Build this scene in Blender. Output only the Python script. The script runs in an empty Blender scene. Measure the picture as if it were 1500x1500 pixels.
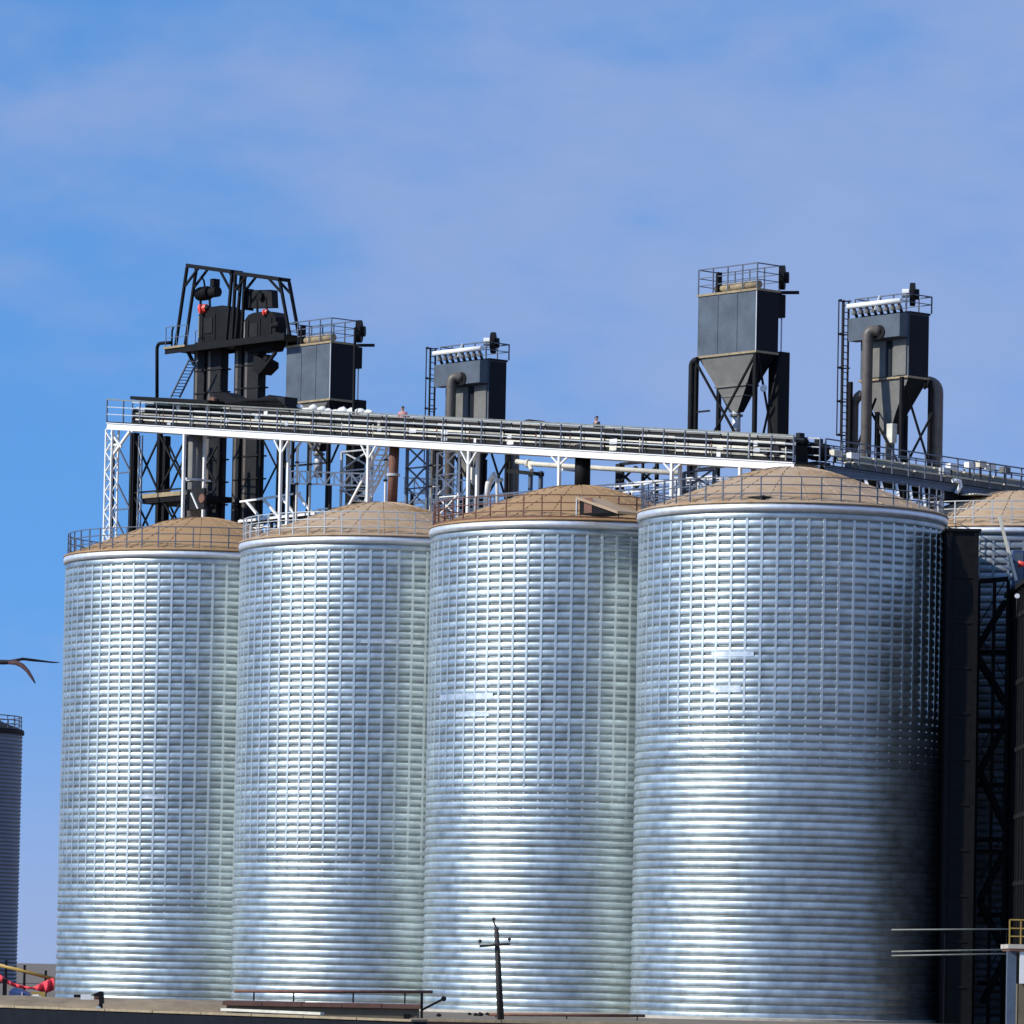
import bpy, math, random
from math import sin, cos, pi, radians
from mathutils import Vector, Matrix
random.seed(7)
SC = bpy.context.scene
COL = SC.collection

# ------------------------------------------------------------------ camera
EYE = 1.802
F, PITCH, ROLL, CYP = 7598.25, 0.04951, 0.01992, 1047.25      # photo pixels (1500 wide)
cam_d = bpy.data.cameras.new('camera'); cam = bpy.data.objects.new('camera', cam_d); COL.objects.link(cam)
cam_d.sensor_width = 36.0; cam_d.lens = F / 1500 * 36.0; cam_d.shift_y = (CYP - 750) / 1500
cam_d.clip_start = 1.0; cam_d.clip_end = 20000
_r, _u, _f = Vector((1, 0, 0)), Vector((0, -sin(PITCH), cos(PITCH))), Vector((0, cos(PITCH), sin(PITCH)))
_r2, _u2 = _r * cos(ROLL) + _u * sin(ROLL), _u * cos(ROLL) - _r * sin(ROLL)
cam.matrix_world = Matrix.Translation((0, 0, EYE)) @ Matrix((_r2, _u2, -_f)).transposed().to_4x4()
SC.camera = cam

# ------------------------------------------------------------------ light
SUN_AZ = Vector((-0.935, -0.355, 0)).normalized(); SUN_EL = radians(34)
sun_d = bpy.data.lights.new('sun', 'SUN'); sun_d.energy = 4.6; sun_d.angle = radians(0.53); sun_d.color = (1, .95, .86)
sun = bpy.data.objects.new('sun', sun_d); COL.objects.link(sun)
sdir = Vector((SUN_AZ.x * cos(SUN_EL), SUN_AZ.y * cos(SUN_EL), sin(SUN_EL)))
sun.rotation_euler = sdir.to_track_quat('Z', 'Y').to_euler(); sun.location = (-60, -20, 80)
W = bpy.data.worlds.new('World'); SC.world = W; W.use_nodes = True
nt = W.node_tree; nt.nodes.clear(); N = nt.nodes.new; L = nt.links.new
def wmath(op, a, b=None, clamp=False):
    n = N('ShaderNodeMath'); n.operation = op; n.use_clamp = clamp
    for i, v in enumerate((a, b)):
        if v is None: continue
        if isinstance(v, (int, float)): n.inputs[i].default_value = v
        else: L(v, n.inputs[i])
    return n.outputs[0]
tc = N('ShaderNodeTexCoord'); sx = N('ShaderNodeSeparateXYZ'); L(tc.outputs['Generated'], sx.inputs[0])
zz = wmath('ADD', wmath('MULTIPLY', wmath('MAXIMUM', sx.outputs[2], 0.0), 0.75), 0.25)   # thin clear air: blue reaches low
cx = N('ShaderNodeCombineXYZ'); L(sx.outputs[0], cx.inputs[0]); L(sx.outputs[1], cx.inputs[1]); L(zz, cx.inputs[2])
nv = N('ShaderNodeVectorMath'); nv.operation = 'NORMALIZE'; L(cx.outputs[0], nv.inputs[0])
sky = N('ShaderNodeTexSky'); sky.sky_type = 'NISHITA'; sky.sun_disc = False
sky.sun_elevation = SUN_EL; sky.sun_rotation = math.atan2(SUN_AZ.x, SUN_AZ.y) % (2 * pi)
sky.air_density = 1.0; sky.dust_density = 0.3; sky.ozone_density = 1.6; sky.altitude = 300
L(nv.outputs[0], sky.inputs['Vector'])
hs = N('ShaderNodeHueSaturation'); hs.inputs['Saturation'].default_value = 1.1; L(sky.outputs[0], hs.inputs['Color'])
tn = N('ShaderNodeMix'); tn.data_type = 'RGBA'; tn.blend_type = 'MULTIPLY'; tn.inputs[0].default_value = 1.0; tn.inputs[7].default_value = (.76, 1.19, 1.56, 1); L(hs.outputs[0], tn.inputs[6])
bg1 = N('ShaderNodeBackground'); L(tn.outputs[2], bg1.inputs[0]); bg1.inputs[1].default_value = 0.128
bg2 = N('ShaderNodeBackground'); bg2.inputs[0].default_value = (.355, .44, .70, 1); bg2.inputs[1].default_value = 1.0
# soft lilac cloud veil (drawn out along the horizon) and horizon haze
mp = N('ShaderNodeMapping'); mp.inputs['Scale'].default_value = (1.0, 1.0, 2.1); mp.inputs['Location'].default_value = (-2.96, 2.025, -1.40); L(tc.outputs['Generated'], mp.inputs[0])
n1 = N('ShaderNodeTexNoise'); n1.inputs['Scale'].default_value = 7.0; n1.inputs['Detail'].default_value = 9; n1.inputs['Roughness'].default_value = .56; L(mp.outputs[0], n1.inputs['Vector'])
r1 = N('ShaderNodeMapRange'); r1.interpolation_type = 'SMOOTHSTEP'; r1.inputs['From Min'].default_value = .34; r1.inputs['From Max'].default_value = .66; r1.inputs['To Max'].default_value = .68; L(n1.outputs[0], r1.inputs['Value'])
r2 = N('ShaderNodeMapRange'); r2.interpolation_type = 'SMOOTHSTEP'; r2.inputs['From Min'].default_value = .075; r2.inputs['From Max'].default_value = -.01; r2.inputs['To Max'].default_value = .9; L(sx.outputs[2], r2.inputs['Value'])
n2 = N('ShaderNodeTexNoise'); n2.inputs['Scale'].default_value = 42; n2.inputs['Detail'].default_value = 4; L(mp.outputs[0], n2.inputs['Vector'])
# the veil thickens towards the east (right of the view)
nb = wmath('ADD', n1.outputs[0], wmath('MULTIPLY', wmath('ADD', sx.outputs[0], -.01), 1.1)); nb = wmath('ADD', nb, wmath('MULTIPLY', wmath('ADD', n2.outputs[0], -.5), .16)); L(nb, r1.inputs['Value'])
fac = wmath('MAXIMUM', r1.outputs[0], r2.outputs[0])
mx = N('ShaderNodeMixShader'); L(fac, mx.inputs[0]); L(bg1.outputs[0], mx.inputs[1]); L(bg2.outputs[0], mx.inputs[2])
wo = N('ShaderNodeOutputWorld'); L(mx.outputs[0], wo.inputs[0])
SC.view_settings.view_transform = 'Standard'; SC.view_settings.look = 'None'
SC.view_settings.exposure = 0.0; SC.view_settings.gamma = 1.0; SC.view_settings.use_curve_mapping = False

# ------------------------------------------------------------------ the plant's own axes: u along the silo row, q across it
C4 = Vector((11.765, 220.257, 0)); ANG = 0.84745
U, P = Vector((cos(ANG), -sin(ANG), 0)), Vector((sin(ANG), cos(ANG), 0))
R, H, PITCHS = 6.5, 21.365, 13.603
def ray(px, py):
    a, b = (px - 750) / F, (CYP - py) / F
    return _r2 * a + _u2 * b + _f
def Q(px, py, q):                        # survey: the point (u, q, z) of the plant seen at a photo pixel, on the plane q
    d = ray(px, py); o = Vector((0, 0, EYE)) - C4
    t = (q - o.dot(P)) / d.dot(P); w = o + d * t
    return Vector((w.dot(U), q, w.z))
def QU(px, py, u):
    d = ray(px, py); o = Vector((0, 0, EYE)) - C4
    t = (u - o.dot(U)) / d.dot(U); w = o + d * t
    return Vector((u, w.dot(P), w.z))
def at(px, py, Y):                       # the same in world axes, at depth Y
    d = ray(px, py); t = Y / d.y
    return Vector((d.x * t, Y, EYE + d.z * t))
def world(v): return C4 + U * v[0] + P * v[1] + Vector((0, 0, v[2]))

# ------------------------------------------------------------------ materials
def mat(name, col, rough=.6, metal=0.0, var=.25, scale=3.0, bump=0.0, col2=None, thr=.5, objvar=0.0, stretch=(1, 1, 1), spec=.5):
    m = bpy.data.materials.new(name); m.use_nodes = True; t = m.node_tree; b = t.nodes['Principled BSDF']
    def nn(k): return t.nodes.new(k)
    tcn = nn('ShaderNodeTexCoord'); mpn = nn('ShaderNodeMapping'); mpn.inputs['Scale'].default_value = stretch
    t.links.new(tcn.outputs['Object'], mpn.inputs[0])
    no = nn('ShaderNodeTexNoise'); no.inputs['Scale'].default_value = scale; no.inputs['Detail'].default_value = 6; no.inputs['Roughness'].default_value = .65
    t.links.new(mpn.outputs[0], no.inputs['Vector'])
    rp = nn('ShaderNodeValToRGB'); c = Vector(col); e = rp.color_ramp.elements
    lo = c * (1 - var); hi = c * (1 + var)
    e[0].position = .3; e[0].color = (*lo, 1); e[1].position = .7; e[1].color = (*[min(.95, x) for x in hi], 1)
    if col2:
        x = rp.color_ramp.elements.new(thr); x.color = (*c, 1); e[len(e) - 1].color = (*col2, 1)
    t.links.new(no.outputs['Fac'], rp.inputs[0]); out = rp.outputs[0]
    if objvar:
        oi = nn('ShaderNodeObjectInfo'); mr = nn('ShaderNodeMapRange'); mr.inputs['To Min'].default_value = 1 - objvar; mr.inputs['To Max'].default_value = 1 + objvar
        t.links.new(oi.outputs['Random'], mr.inputs['Value']); mm = nn('ShaderNodeMix'); mm.data_type = 'RGBA'; mm.blend_type = 'MULTIPLY'; mm.inputs[0].default_value = 1
        t.links.new(out, mm.inputs[6]); t.links.new(mr.outputs[0], mm.inputs[7]); out = mm.outputs[2]
    t.links.new(out, b.inputs['Base Color'])
    b.inputs['Metallic'].default_value = metal; b.inputs['Specular IOR Level'].default_value = spec
    rr = nn('ShaderNodeMapRange'); rr.inputs['To Min'].default_value = max(.05, rough - .1); rr.inputs['To Max'].default_value = min(1, rough + .1)
    t.links.new(no.outputs['Fac'], rr.inputs['Value']); t.links.new(rr.outputs[0], b.inputs['Roughness'])
    if bump:
        bp = nn('ShaderNodeBump'); bp.inputs['Strength'].default_value = bump; bp.inputs['Distance'].default_value = .05
        t.links.new(no.outputs['Fac'], bp.inputs['Height']); t.links.new(bp.outputs[0], b.inputs['Normal'])
    return m
M = {}
M['galv'] = mat('galvanised_sheet', (.475, .525, .52), 0.42, .90, .26, 1.1, .05, objvar=.14, stretch=(1, 1, .5))
M['galv_shade'] = mat('shade_dark_galvanised', (.30, .33, .35), .48, .7, .25, 1.1, .05, objvar=.15)  # rear silo's shade put into a darker steel colour
M['galv_strip'] = mat('galvanised_strip', (.62, .66, .635), .44, .85, .10, 2.0, objvar=.08)
M['galv_new'] = mat('new_zinc_sheet', (.74, .76, .74), .42, .85, .2, 3.0)
M['galv_eave'] = mat('galvanised_eave', (.80, .82, .84), .45, .7, .08, 2.0)
M['roof'] = mat('dusty_tan_roof', (.42, .30, .19), .85, 0, .22, .55, .12, col2=(.30, .175, .065), thr=.50, objvar=.12)
M['roof_warm'] = mat('brown_dusted_roof', (.37, .225, .105), .85, 0, .25, .55, .12, col2=(.37, .24, .125), thr=.55)
M['white'] = mat('white_paint', (.80, .80, .77), .5, 0, .05, 4)
M['cream'] = mat('cream_paint', (.66, .62, .50), .6, 0, .18, 2.5)
M['cream2'] = mat('soiled_cream_paint', (.36, .34, .28), .65, 0, .35, 1.6, col2=(.16, .13, .10), thr=.6, objvar=.35)
M['olive'] = mat('grey_green_paint', (.20, .21, .18), .6, 0, .3, 2.5)
M['black'] = mat('black_steel', (.010, .010, .011), .65, 0, .3, 3, spec=.12)
M['dark'] = mat('dark_steel', (.017, .0175, .019), .65, 0, .35, 3, spec=.15)
M['grey'] = mat('grey_painted_sheet', (.082, .104, .130), .62, 0, .30, .8, .02, spec=.3)
M['greyb'] = mat('dusty_grey_sheet', (.17, .165, .15), .75, 0, .22, 1.2, .02, spec=.3)
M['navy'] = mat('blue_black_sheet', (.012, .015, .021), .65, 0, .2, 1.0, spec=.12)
M['tan'] = mat('dusty_tan_ledge', (.32, .25, .15), .85, 0, .3, 3)
M['pipe'] = mat('weathered_duct', (.12, .10, .082), .5, 0, .3, 1.5, col2=(.07, .05, .035), thr=.55)
M['rail'] = mat('slate_blue_rail', (.10, .12, .16), .5, 0, .2, 4)
M['railpale'] = mat('pale_galvanised_rail', (.50, .52, .52), .45, .2, .15, 4)
M['rust'] = mat('rusty_brown_paint', (.16, .07, .045), .75, 0, .35, 4)
M['red'] = mat('red_paint', (.70, .05, .03), .45, 0, .15, 4)
M['pinkred'] = mat('red_cloth', (.72, .05, .07), .8, 0, .25, 6)
M['yellow'] = mat('yellow_paint', (.40, .26, .05), .5, 0, .2, 4)
M['blue'] = mat('blue_tarp', (.03, .06, .17), .55, 0, .3, 4, .2)
M['steelblue'] = mat('blue_grey_beam', (.075, .105, .15), .5, 0, .2, 2)
M['concrete'] = mat('pale_concrete', (.45, .41, .34), .85, 0, .2, 1.5, .1)
M['ground'] = mat('dry_earth', (.155, .125, .09), .95, 0, .3, .35, .25)
M['bank'] = mat('dry_bank_soil', (.24, .18, .11), .95, 0, .4, .8, .25)
M['tar'] = mat('dark_slate_render', (.011, .013, .018), .9, 0, .25, 1.5, .1, spec=.1)
M['render'] = mat('olive_brown_render', (.15, .12, .075), .9, 0, .2, 2, .1)
M['brick'] = mat('red_brown_coping', (.15, .075, .055), .85, 0, .25, 4)
M['wood'] = mat('weathered_pole', (.030, .026, .022), .8, 0, .4, 5, .2, stretch=(1, 1, .1))
M['porcelain'] = mat('dark_porcelain', (.05, .035, .03), .3)
M['skin'] = mat('skin', (.42, .24, .16), .6, 0, .08)
M['pink'] = mat('pink_cloth', (.55, .22, .27), .85, 0, .12)
M['cloth'] = mat('dark_cloth', (.03, .032, .045), .85, 0, .2)
M['pale'] = mat('pale_cloth', (.60, .62, .66), .85, 0, .1)
M['hair'] = mat('black_hair', (.012, .010, .010), .5)
M['bird'] = mat('dark_plumage', (.022, .016, .020), .7, 0, .4, 30)
M['birdb'] = mat('maroon_plumage', (.05, .012, .016), .7, 0, .4, 25)
M['sack'] = mat('white_sacking', (.72, .70, .64), .8, 0, .15, 5, .2)
M['farsilo'] = mat('far_galvanised', (.16, .18, .22), .5, .6, .15, .6)

# ------------------------------------------------------------------ mesh builder
BASE = {}
class MB:
    def __init__(s): s.v = []; s.f = []
    def add(s, vs, fs):
        k = len(s.v); s.v += [Vector(x) for x in vs]; s.f += [tuple(i + k for i in f) for f in fs]; return s
    def box(s, a, b):
        x0, x1 = sorted((a[0], b[0])); y0, y1 = sorted((a[1], b[1])); z0, z1 = sorted((a[2], b[2]))
        return s.hexa([(x0, y0, z0), (x1, y0, z0), (x1, y1, z0), (x0, y1, z0)], [(x0, y0, z1), (x1, y0, z1), (x1, y1, z1), (x0, y1, z1)])
    def hexa(s, lo, hi): return s.loft([lo, hi])
    def loft(s, secs, caps=True):
        n = len(secs[0]); vs = [p for c in secs for p in c]; fs = []
        for k in range(len(secs) - 1):
            for i in range(n):
                j = (i + 1) % n; fs.append((k * n + i, k * n + j, (k + 1) * n + j, (k + 1) * n + i))
        if caps: fs += [tuple(reversed(range(n))), tuple(range((len(secs) - 1) * n, len(secs) * n))]
        return s.add(vs, fs)
    def bar(s, a, b, w, h=None):
        h = h or w; a, b = Vector(a), Vector(b); d = (b - a).normalized()
        up = Vector((0, 0, 1)) if abs(d.z) < .95 else Vector((0, 1, 0))
        x = d.cross(up).normalized() * w / 2; y = x.cross(d).normalized() * h / 2
        return s.loft([[c - x - y, c + x - y, c + x + y, c - x + y] for c in (a, b)])
    def tube(s, pts, r, n=8):
        pts = [Vector(p) for p in pts]; rs = r if isinstance(r, (list, tuple)) else [r] * len(pts); secs = []
        x = None
        for i, p in enumerate(pts):
            d = (pts[min(i + 1, len(pts) - 1)] - pts[max(i - 1, 0)]).normalized()
            if x is None: x = d.cross(Vector((0, 0, 1)) if abs(d.z) < .9 else Vector((0, 1, 0))).normalized()
            else: x = (x - d * x.dot(d)).normalized()
            y = d.cross(x)
            secs.append([p + (x * cos(2 * pi * k / n) + y * sin(2 * pi * k / n)) * rs[i] for k in range(n)])
        return s.loft(secs)
    def lathe(s, prof, c=(0, 0, 0), n=48):
        c = Vector(c); vs = []; fs = []; m = len(prof)
        for k in range(n):
            a = 2 * pi * k / n
            vs += [c + Vector((r * cos(a), r * sin(a), z)) for r, z in prof]
        for k in range(n):
            j = (k + 1) % n
            for i in range(m - 1): fs.append((k * m + i, j * m + i, j * m + i + 1, k * m + i + 1))
        return s.add(vs, fs)
    def disc(s, c, ax, r, t, n=20):
        ax = Vector(ax).normalized(); c = Vector(c); return s.tube([c - ax * t / 2, c + ax * t / 2], r, n)
    def mesh(s, name, m, off=Vector(), smooth=False):
        me = bpy.data.meshes.new(name); me.from_pydata([v - off for v in s.v], [], s.f); me.update()
        if m: me.materials.append(m)
        if smooth:
            me.polygons.foreach_set('use_smooth', [len(p.vertices) <= 4 for p in me.polygons])
        return me
    def build(s, name, m, parent=None, smooth=False):
        off = BASE[parent.name] if parent else Vector()
        o = bpy.data.objects.new(name, s.mesh(name, M[m] if isinstance(m, str) else m, off, smooth)); COL.objects.link(o)
        if parent: o.parent = parent; BASE[o.name] = off
        return o
def tag(o, label=None, cat=None, group=None, kind=None):
    for k, v in (('label', label), ('category', cat), ('group', group), ('kind', kind)):
        if v: o[k] = v
    return o
def thing(name, label, cat, base, frame='P', group=None):
    o = bpy.data.objects.new(name, None); COL.objects.link(o); o.empty_display_size = .3
    b = Vector(base); BASE[o.name] = b
    if frame == 'P': o.location = world(b); o.rotation_euler = (0, 0, -ANG)
    else: o.location = b
    return tag(o, label, cat, group)
def inst(name, me, parent, loc, rotz=0, rel=True):      # another piece sharing mesh data; loc in the thing's frame
    o = bpy.data.objects.new(name, me); COL.objects.link(o); o.parent = parent
    o.location = Vector(loc) - (BASE[parent.name] if rel else Vector()); o.rotation_euler = (0, 0, rotz); return o
def V(*a): return Vector(a)
def bx(name, m, parent, a, b): return MB().box(a, b).build(name, m, parent)
def br(name, m, parent, a, b, w, h=None): return MB().bar(a, b, w, h).build(name, m, parent)
def tb(name, m, parent, pts, r, n=10): return MB().tube(pts, r, n).build(name, m, parent, True)
def bend(a, b, c, k=5, rr=.5):          # rounded corner a-b-c
    a, b, c = Vector(a), Vector(b), Vector(c); p = b + (a - b).normalized() * rr; r_ = b + (c - b).normalized() * rr
    out = [a]
    for i in range(k + 1):
        t = i / k; out.append(p * (1 - t) ** 2 + b * 2 * t * (1 - t) + r_ * t * t)
    return out + [c]

# ------------------------------------------------------------------ ground
g = MB().add([(-6000, -300, 0), (6000, -300, 0), (6000, 9000, 0), (-6000, 9000, 0)], [(0, 1, 2, 3)]).build('ground', 'ground'); tag(g, kind='structure')

# ------------------------------------------------------------------ silos
NR = 65; RH = H / NR; AMP = .024; NST = 63
ring_me = MB().lathe([(R + o, RH * z) for o, z in ((-.050, 0), (-.050, .06), (-.034, .11), (.004, .15), (.014, .27), (.018, .46), (.015, .66), (.006, .82), (-.010, .92), (-.050, 1))], n=126).mesh('wall_ring', M['galv'], smooth=True)
ring_shade = ring_me.copy(); ring_shade.materials[0] = M['galv_shade']
PROF = [(.0, 2.12), (.5, 2.11), (1.0, 2.07), (1.5, 1.97), (2.0, 1.83), (2.6, 1.62), (3.2, 1.40), (3.8, 1.17), (4.4, .94), (5.0, .70), (5.6, .47), (6.2, .24), (6.62, .09)]
def roofz(r):
    for (a, za), (b, zb) in zip(PROF, PROF[1:]):
        if a <= r <= b: return za + (zb - za) * (r - a) / (b - a)
    return .09
rp_ = []
for i in range(60):
    r_ = .02 + 6.60 * i / 59; rp_.append((r_, H + roofz(r_) + (.026 * (1 if (i // 2) % 2 else 0) if 2.0 < r_ < 6.3 else 0)))
rp_ += [(6.64, H + .03), (6.50, H + .02)]
roof_me = MB().lathe(rp_, n=72).mesh('roof', M['roof'], smooth=True)
rib_r = [.5 + 6.0 * k / 14 for k in range(15)]
rib_me = MB().loft([[V(x, -.03, H + roofz(x) - .03), V(x, -.018, H + roofz(x) + .030), V(x, .018, H + roofz(x) + .030), V(x, .03, H + roofz(x) - .03)] for x in rib_r]).mesh('roof_rib', M['roof'])
rib_me = {'roof': rib_me, 'roof_warm': rib_me.copy()}; rib_me['roof_warm'].materials[0] = M['roof_warm']
eave_me = MB().lathe([(6.48, H - .30), (6.60, H - .29), (6.62, H - .15), (6.60, H + .0), (6.40, H + .012)], n=126).mesh('eave_ring', M['galv_eave'], smooth=True)
base_me = MB().lathe([(6.52, 0), (6.8, 0), (6.8, .10), (6.52, .12)], n=72).mesh('foundation_ring', M['concrete'])
RP = 6.42
post_me = {k: MB().bar((0, 0, .05), (0, 0, 1.14), .05).mesh('railing_post', M[k]) for k in ('rail', 'railpale', 'rust')}
def hoop(z, r=.025):
    return MB().tube([(RP * cos(2 * pi * k / 96), RP * sin(2 * pi * k / 96), z) for k in range(97)], r, 6)
hoop_me = {k: [hoop(H + z).mesh('rail', M[k], smooth=True) for z in (.45, .8, 1.14)] for k in ('rail', 'railpale', 'rust')}
toe_me = MB().lathe([(RP - .01, H + .06), (RP + .02, H + .06), (RP + .02, H + .22), (RP - .01, H + .22)], n=96).mesh('toe_board', M['rust'])
roof_me = {'roof': roof_me, 'roof_warm': roof_me.copy()}; roof_me['roof_warm'].materials[0] = M['roof_warm']
def silo(u, q, label, low, railm, toe=False, roofm='roof'):
    t = thing('grain_silo', label, 'silo', (u, q, 0), group='big corrugated grain silos')
    b0 = BASE[t.name]
    for k in range(NR): inst('wall_ring', ring_me if q < 1 else ring_shade, t, (0, 0, k * RH), rotz=random.randint(0, 125) * 2 * pi / 126, rel=False)
    zb = H * low
    secs = []
    for f, w, d in ((.0, .03, -.05), (low - .06, .03, -.05), (low, .035, -.045), (low + .14, .045, .022), (low + .3, .05, .029), (.985, .05, .030)):
        z = .15 + (H - .45) * f; secs.append([V(R - .06, -w - .02, z), V(R + d, -w, z), V(R + d, w, z), V(R - .06, w + .02, z)])
    sm = MB().loft(secs).mesh('stiffener', M['galv_strip'] if q < 1 else M['galv_shade'])
    for k in range(NST): inst('stiffener', sm, t, (0, 0, 0), rotz=2 * pi * (k + .3) / NST, rel=False)
    inst('foundation_ring', base_me, t, (0, 0, 0), rel=False)
    inst('eave_ring', eave_me, t, (0, 0, 0), rel=False); inst('roof', roof_me[roofm], t, (0, 0, 0), rel=False)
    for k in range(24): inst('roof_rib', rib_me[roofm], t, (0, 0, 0), rotz=2 * pi * (k + .4) / 24, rel=False)
    rl = inst('roof_railing', hoop_me[railm][2], t, (0, 0, 0), rel=False)
    for hm in hoop_me[railm][:2]: inst('rail', hm, rl, (0, 0, 0), rel=False)
    for k in range(48):
        a = 2 * pi * (k + .5) / 48
        inst('railing_post', post_me[railm], rl, (RP * cos(a), RP * sin(a), H), a, rel=False)
    if toe: inst('toe_board', toe_me, rl, (0, 0, 0), rel=False)
    return t
SU = [-3 * PITCHS, -2 * PITCHS, -PITCHS, 0]
s1 = silo(SU[0], 0, 'silver corrugated silo below the black twin elevator heads, leftmost of the big four', .14, 'rail', False, 'roof_warm')
s2 = silo(SU[1], 0, 'silver silo with the white stair above its tan roof, second of the big four', .22, 'railpale')
s3 = silo(SU[2], 0, 'silver silo with the dark hatch on its roof and rusty railing, behind the utility pole', .35, 'rust', True, 'roof_warm')
s4 = silo(SU[3], 0, 'widest and nearest silver silo, its right side lost in black shade', .48, 'rail')
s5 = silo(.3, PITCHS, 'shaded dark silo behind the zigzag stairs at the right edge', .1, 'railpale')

def patch(t, u, px0, px1, py, hgt=.28):
    c = Vector((u, 0, 0)); pts = []
    for k in range(7):
        px = px0 + (px1 - px0) * k / 6; d = ray(px, py); o = Vector((0, 0, EYE)) - C4
        D, O = V(d.dot(U), d.dot(P)), V(o.dot(U) - u, o.dot(P)); rr = R + .030
        A_, B_, C_ = D.dot(D), 2 * D.dot(O), O.dot(O) - rr * rr; tt = (-B_ - math.sqrt(B_ * B_ - 4 * A_ * C_)) / (2 * A_)
        p = O + D * tt; pts.append((p, EYE + d.z * tt))
    zc = pts[3][1]; pa = []
    for p, _ in pts:
        n_ = p.normalized() * .02; a_ = V(u + p.x, p.y, zc - hgt / 2); b_ = V(u + p.x, p.y, zc + hgt / 2); n3 = V(n_.x, n_.y, 0)
        pa.append([a_, b_, b_ - n3 * 2, a_ - n3 * 2])
    return MB().loft(pa).build('patch_plate', 'galv_new', t)
for t_, u_, x0, x1, y, h in ((s4, SU[3], 1042, 1104, 958, .20), (s4, SU[3], 1040, 1085, 1009, .28), (s3, SU[2], 645, 722, 1020, .25), (s3, SU[2], 668, 716, 1046, .2), (s2, SU[1], 528, 618, 940, .16), (s1, SU[0], 205, 240, 1167, .2)): patch(t_, u_, x0, x1, y, h)

# far silo, left edge of the view
FD = 440.0; fc = at(-88, 1400, FD); k_ = 1.0
t = thing('distant_silo', 'distant dark blue silo with roof railing at the left edge', 'silo', (fc.x, FD, 0), 'W')
fb = BASE[t.name]
MB().lathe([(R - .05 * cos(2 * pi * i / 4), RH * i / 4) for i in range(NR * 4 + 1)], fb, 64).build('wall', 'farsilo', t, True)
MB().lathe([(r, z) for r, z in rp_], fb, 48).build('roof', 'dark', t, True)
MB().lathe([(6.48, H - .30), (6.66, H - .29), (6.66, H), (6.40, H + .012)], fb, 64).build('eave_ring', 'dark', t, True)
rl = MB().tube([fb + V(RP * cos(2 * pi * k / 64), RP * sin(2 * pi * k / 64), H + 1.2) for k in range(65)], .05, 6).build('roof_railing', 'rail', t)
for z in (.5, .85): MB().tube([fb + V(RP * cos(2 * pi * k / 64), RP * sin(2 * pi * k / 64), H + z) for k in range(65)], .04, 6).build('rail', 'rail', rl)
pm = MB().bar((0, 0, .0), (0, 0, 1.2), .08).mesh('railing_post', M['rail'])
for k in range(36):
    a = 2 * pi * k / 36; inst('railing_post', pm, rl, (RP * cos(a), RP * sin(a), H), rel=False)

# ------------------------------------------------------------------ gallery along the row
GQ0, GQ1 = .25, 1.75
gl, gr = Q(157, 629, GQ0), Q(1163, 689, GQ0)
def gz(u): return gl.z + (gr.z - gl.z) * (u - gl.x) / (gr.x - gl.x)      # underside of the girder
GS = (gr.z - gl.z) / (gr.x - gl.x)
KU = gr.x
GT = .34
t = thing('conveyor_gallery', 'long gently sloping conveyor gallery on white legs across the four silo roofs', 'gallery', (gl.x, GQ0, gl.z))
GAL = t
def gp(u, q, dz): return V(u, q, gz(u) + dz)
def ibeam(nm, m, par, a, b, w, h):
    mb = MB(); d = V(0, 0, h / 2 - .02)
    mb.bar(a + d, b + d, w, .04).bar(a - d, b - d, w, .04).bar(a, b, .05, h - .08); return mb.build(nm, m, par)
ibeam('girder', 'white', t, gp(gl.x, GQ0, GT / 2), gp(KU, GQ0, GT / 2), .16, GT)
ibeam('girder', 'white', t, gp(gl.x, GQ1, GT / 2), gp(KU, GQ1, GT / 2), .16, GT)
MB().bar(gp(gl.x, 1.0, GT + .03), gp(KU, 1.0, GT + .03), 1.66, .05).build('deck', 'dark', t)
n = 40
cm = MB().bar((0, GQ0 + .1, 0), (0, GQ1 - .1, 0), .1, .18).mesh('cross_beam', M['white'])
for i in range(n):
    u = gl.x + (KU - gl.x) * (i + .5) / n; inst('cross_beam', cm, t, (u, 0, gz(u) + .18))
MB().bar(gp(gl.x + 1.2, 1.25, GT + .42), gp(KU - .6, 1.25, GT + .42), .7, .72).build('dark_backing', 'black', t)  # black backing added to darken the gaps between conveyor tiers
gpost = MB().bar((0, 0, 0), (0, 0, 1.10), .055).mesh('railing_post', M['rail'])
for q_, dk in ((GQ0 - .04, 0), (GQ1 + .04, 0)):
    mb = MB().bar(gp(gl.x, q_, GT + 1.15), gp(KU, q_, GT + 1.15), .06)
    rl = mb.build('handrail', 'olive' if q_ < 1 else 'railpale', t)
    for z in (.42, .78): MB().bar(gp(gl.x, q_, GT + z), gp(KU, q_, GT + z), .045).build('rail', 'railpale', rl)
    n = 36
    for i in range(n + 1):
        u = gl.x + (KU - gl.x) * i / n; inst('railing_post', gpost, rl, (u, q_, gz(u) + GT + .05))
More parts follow.
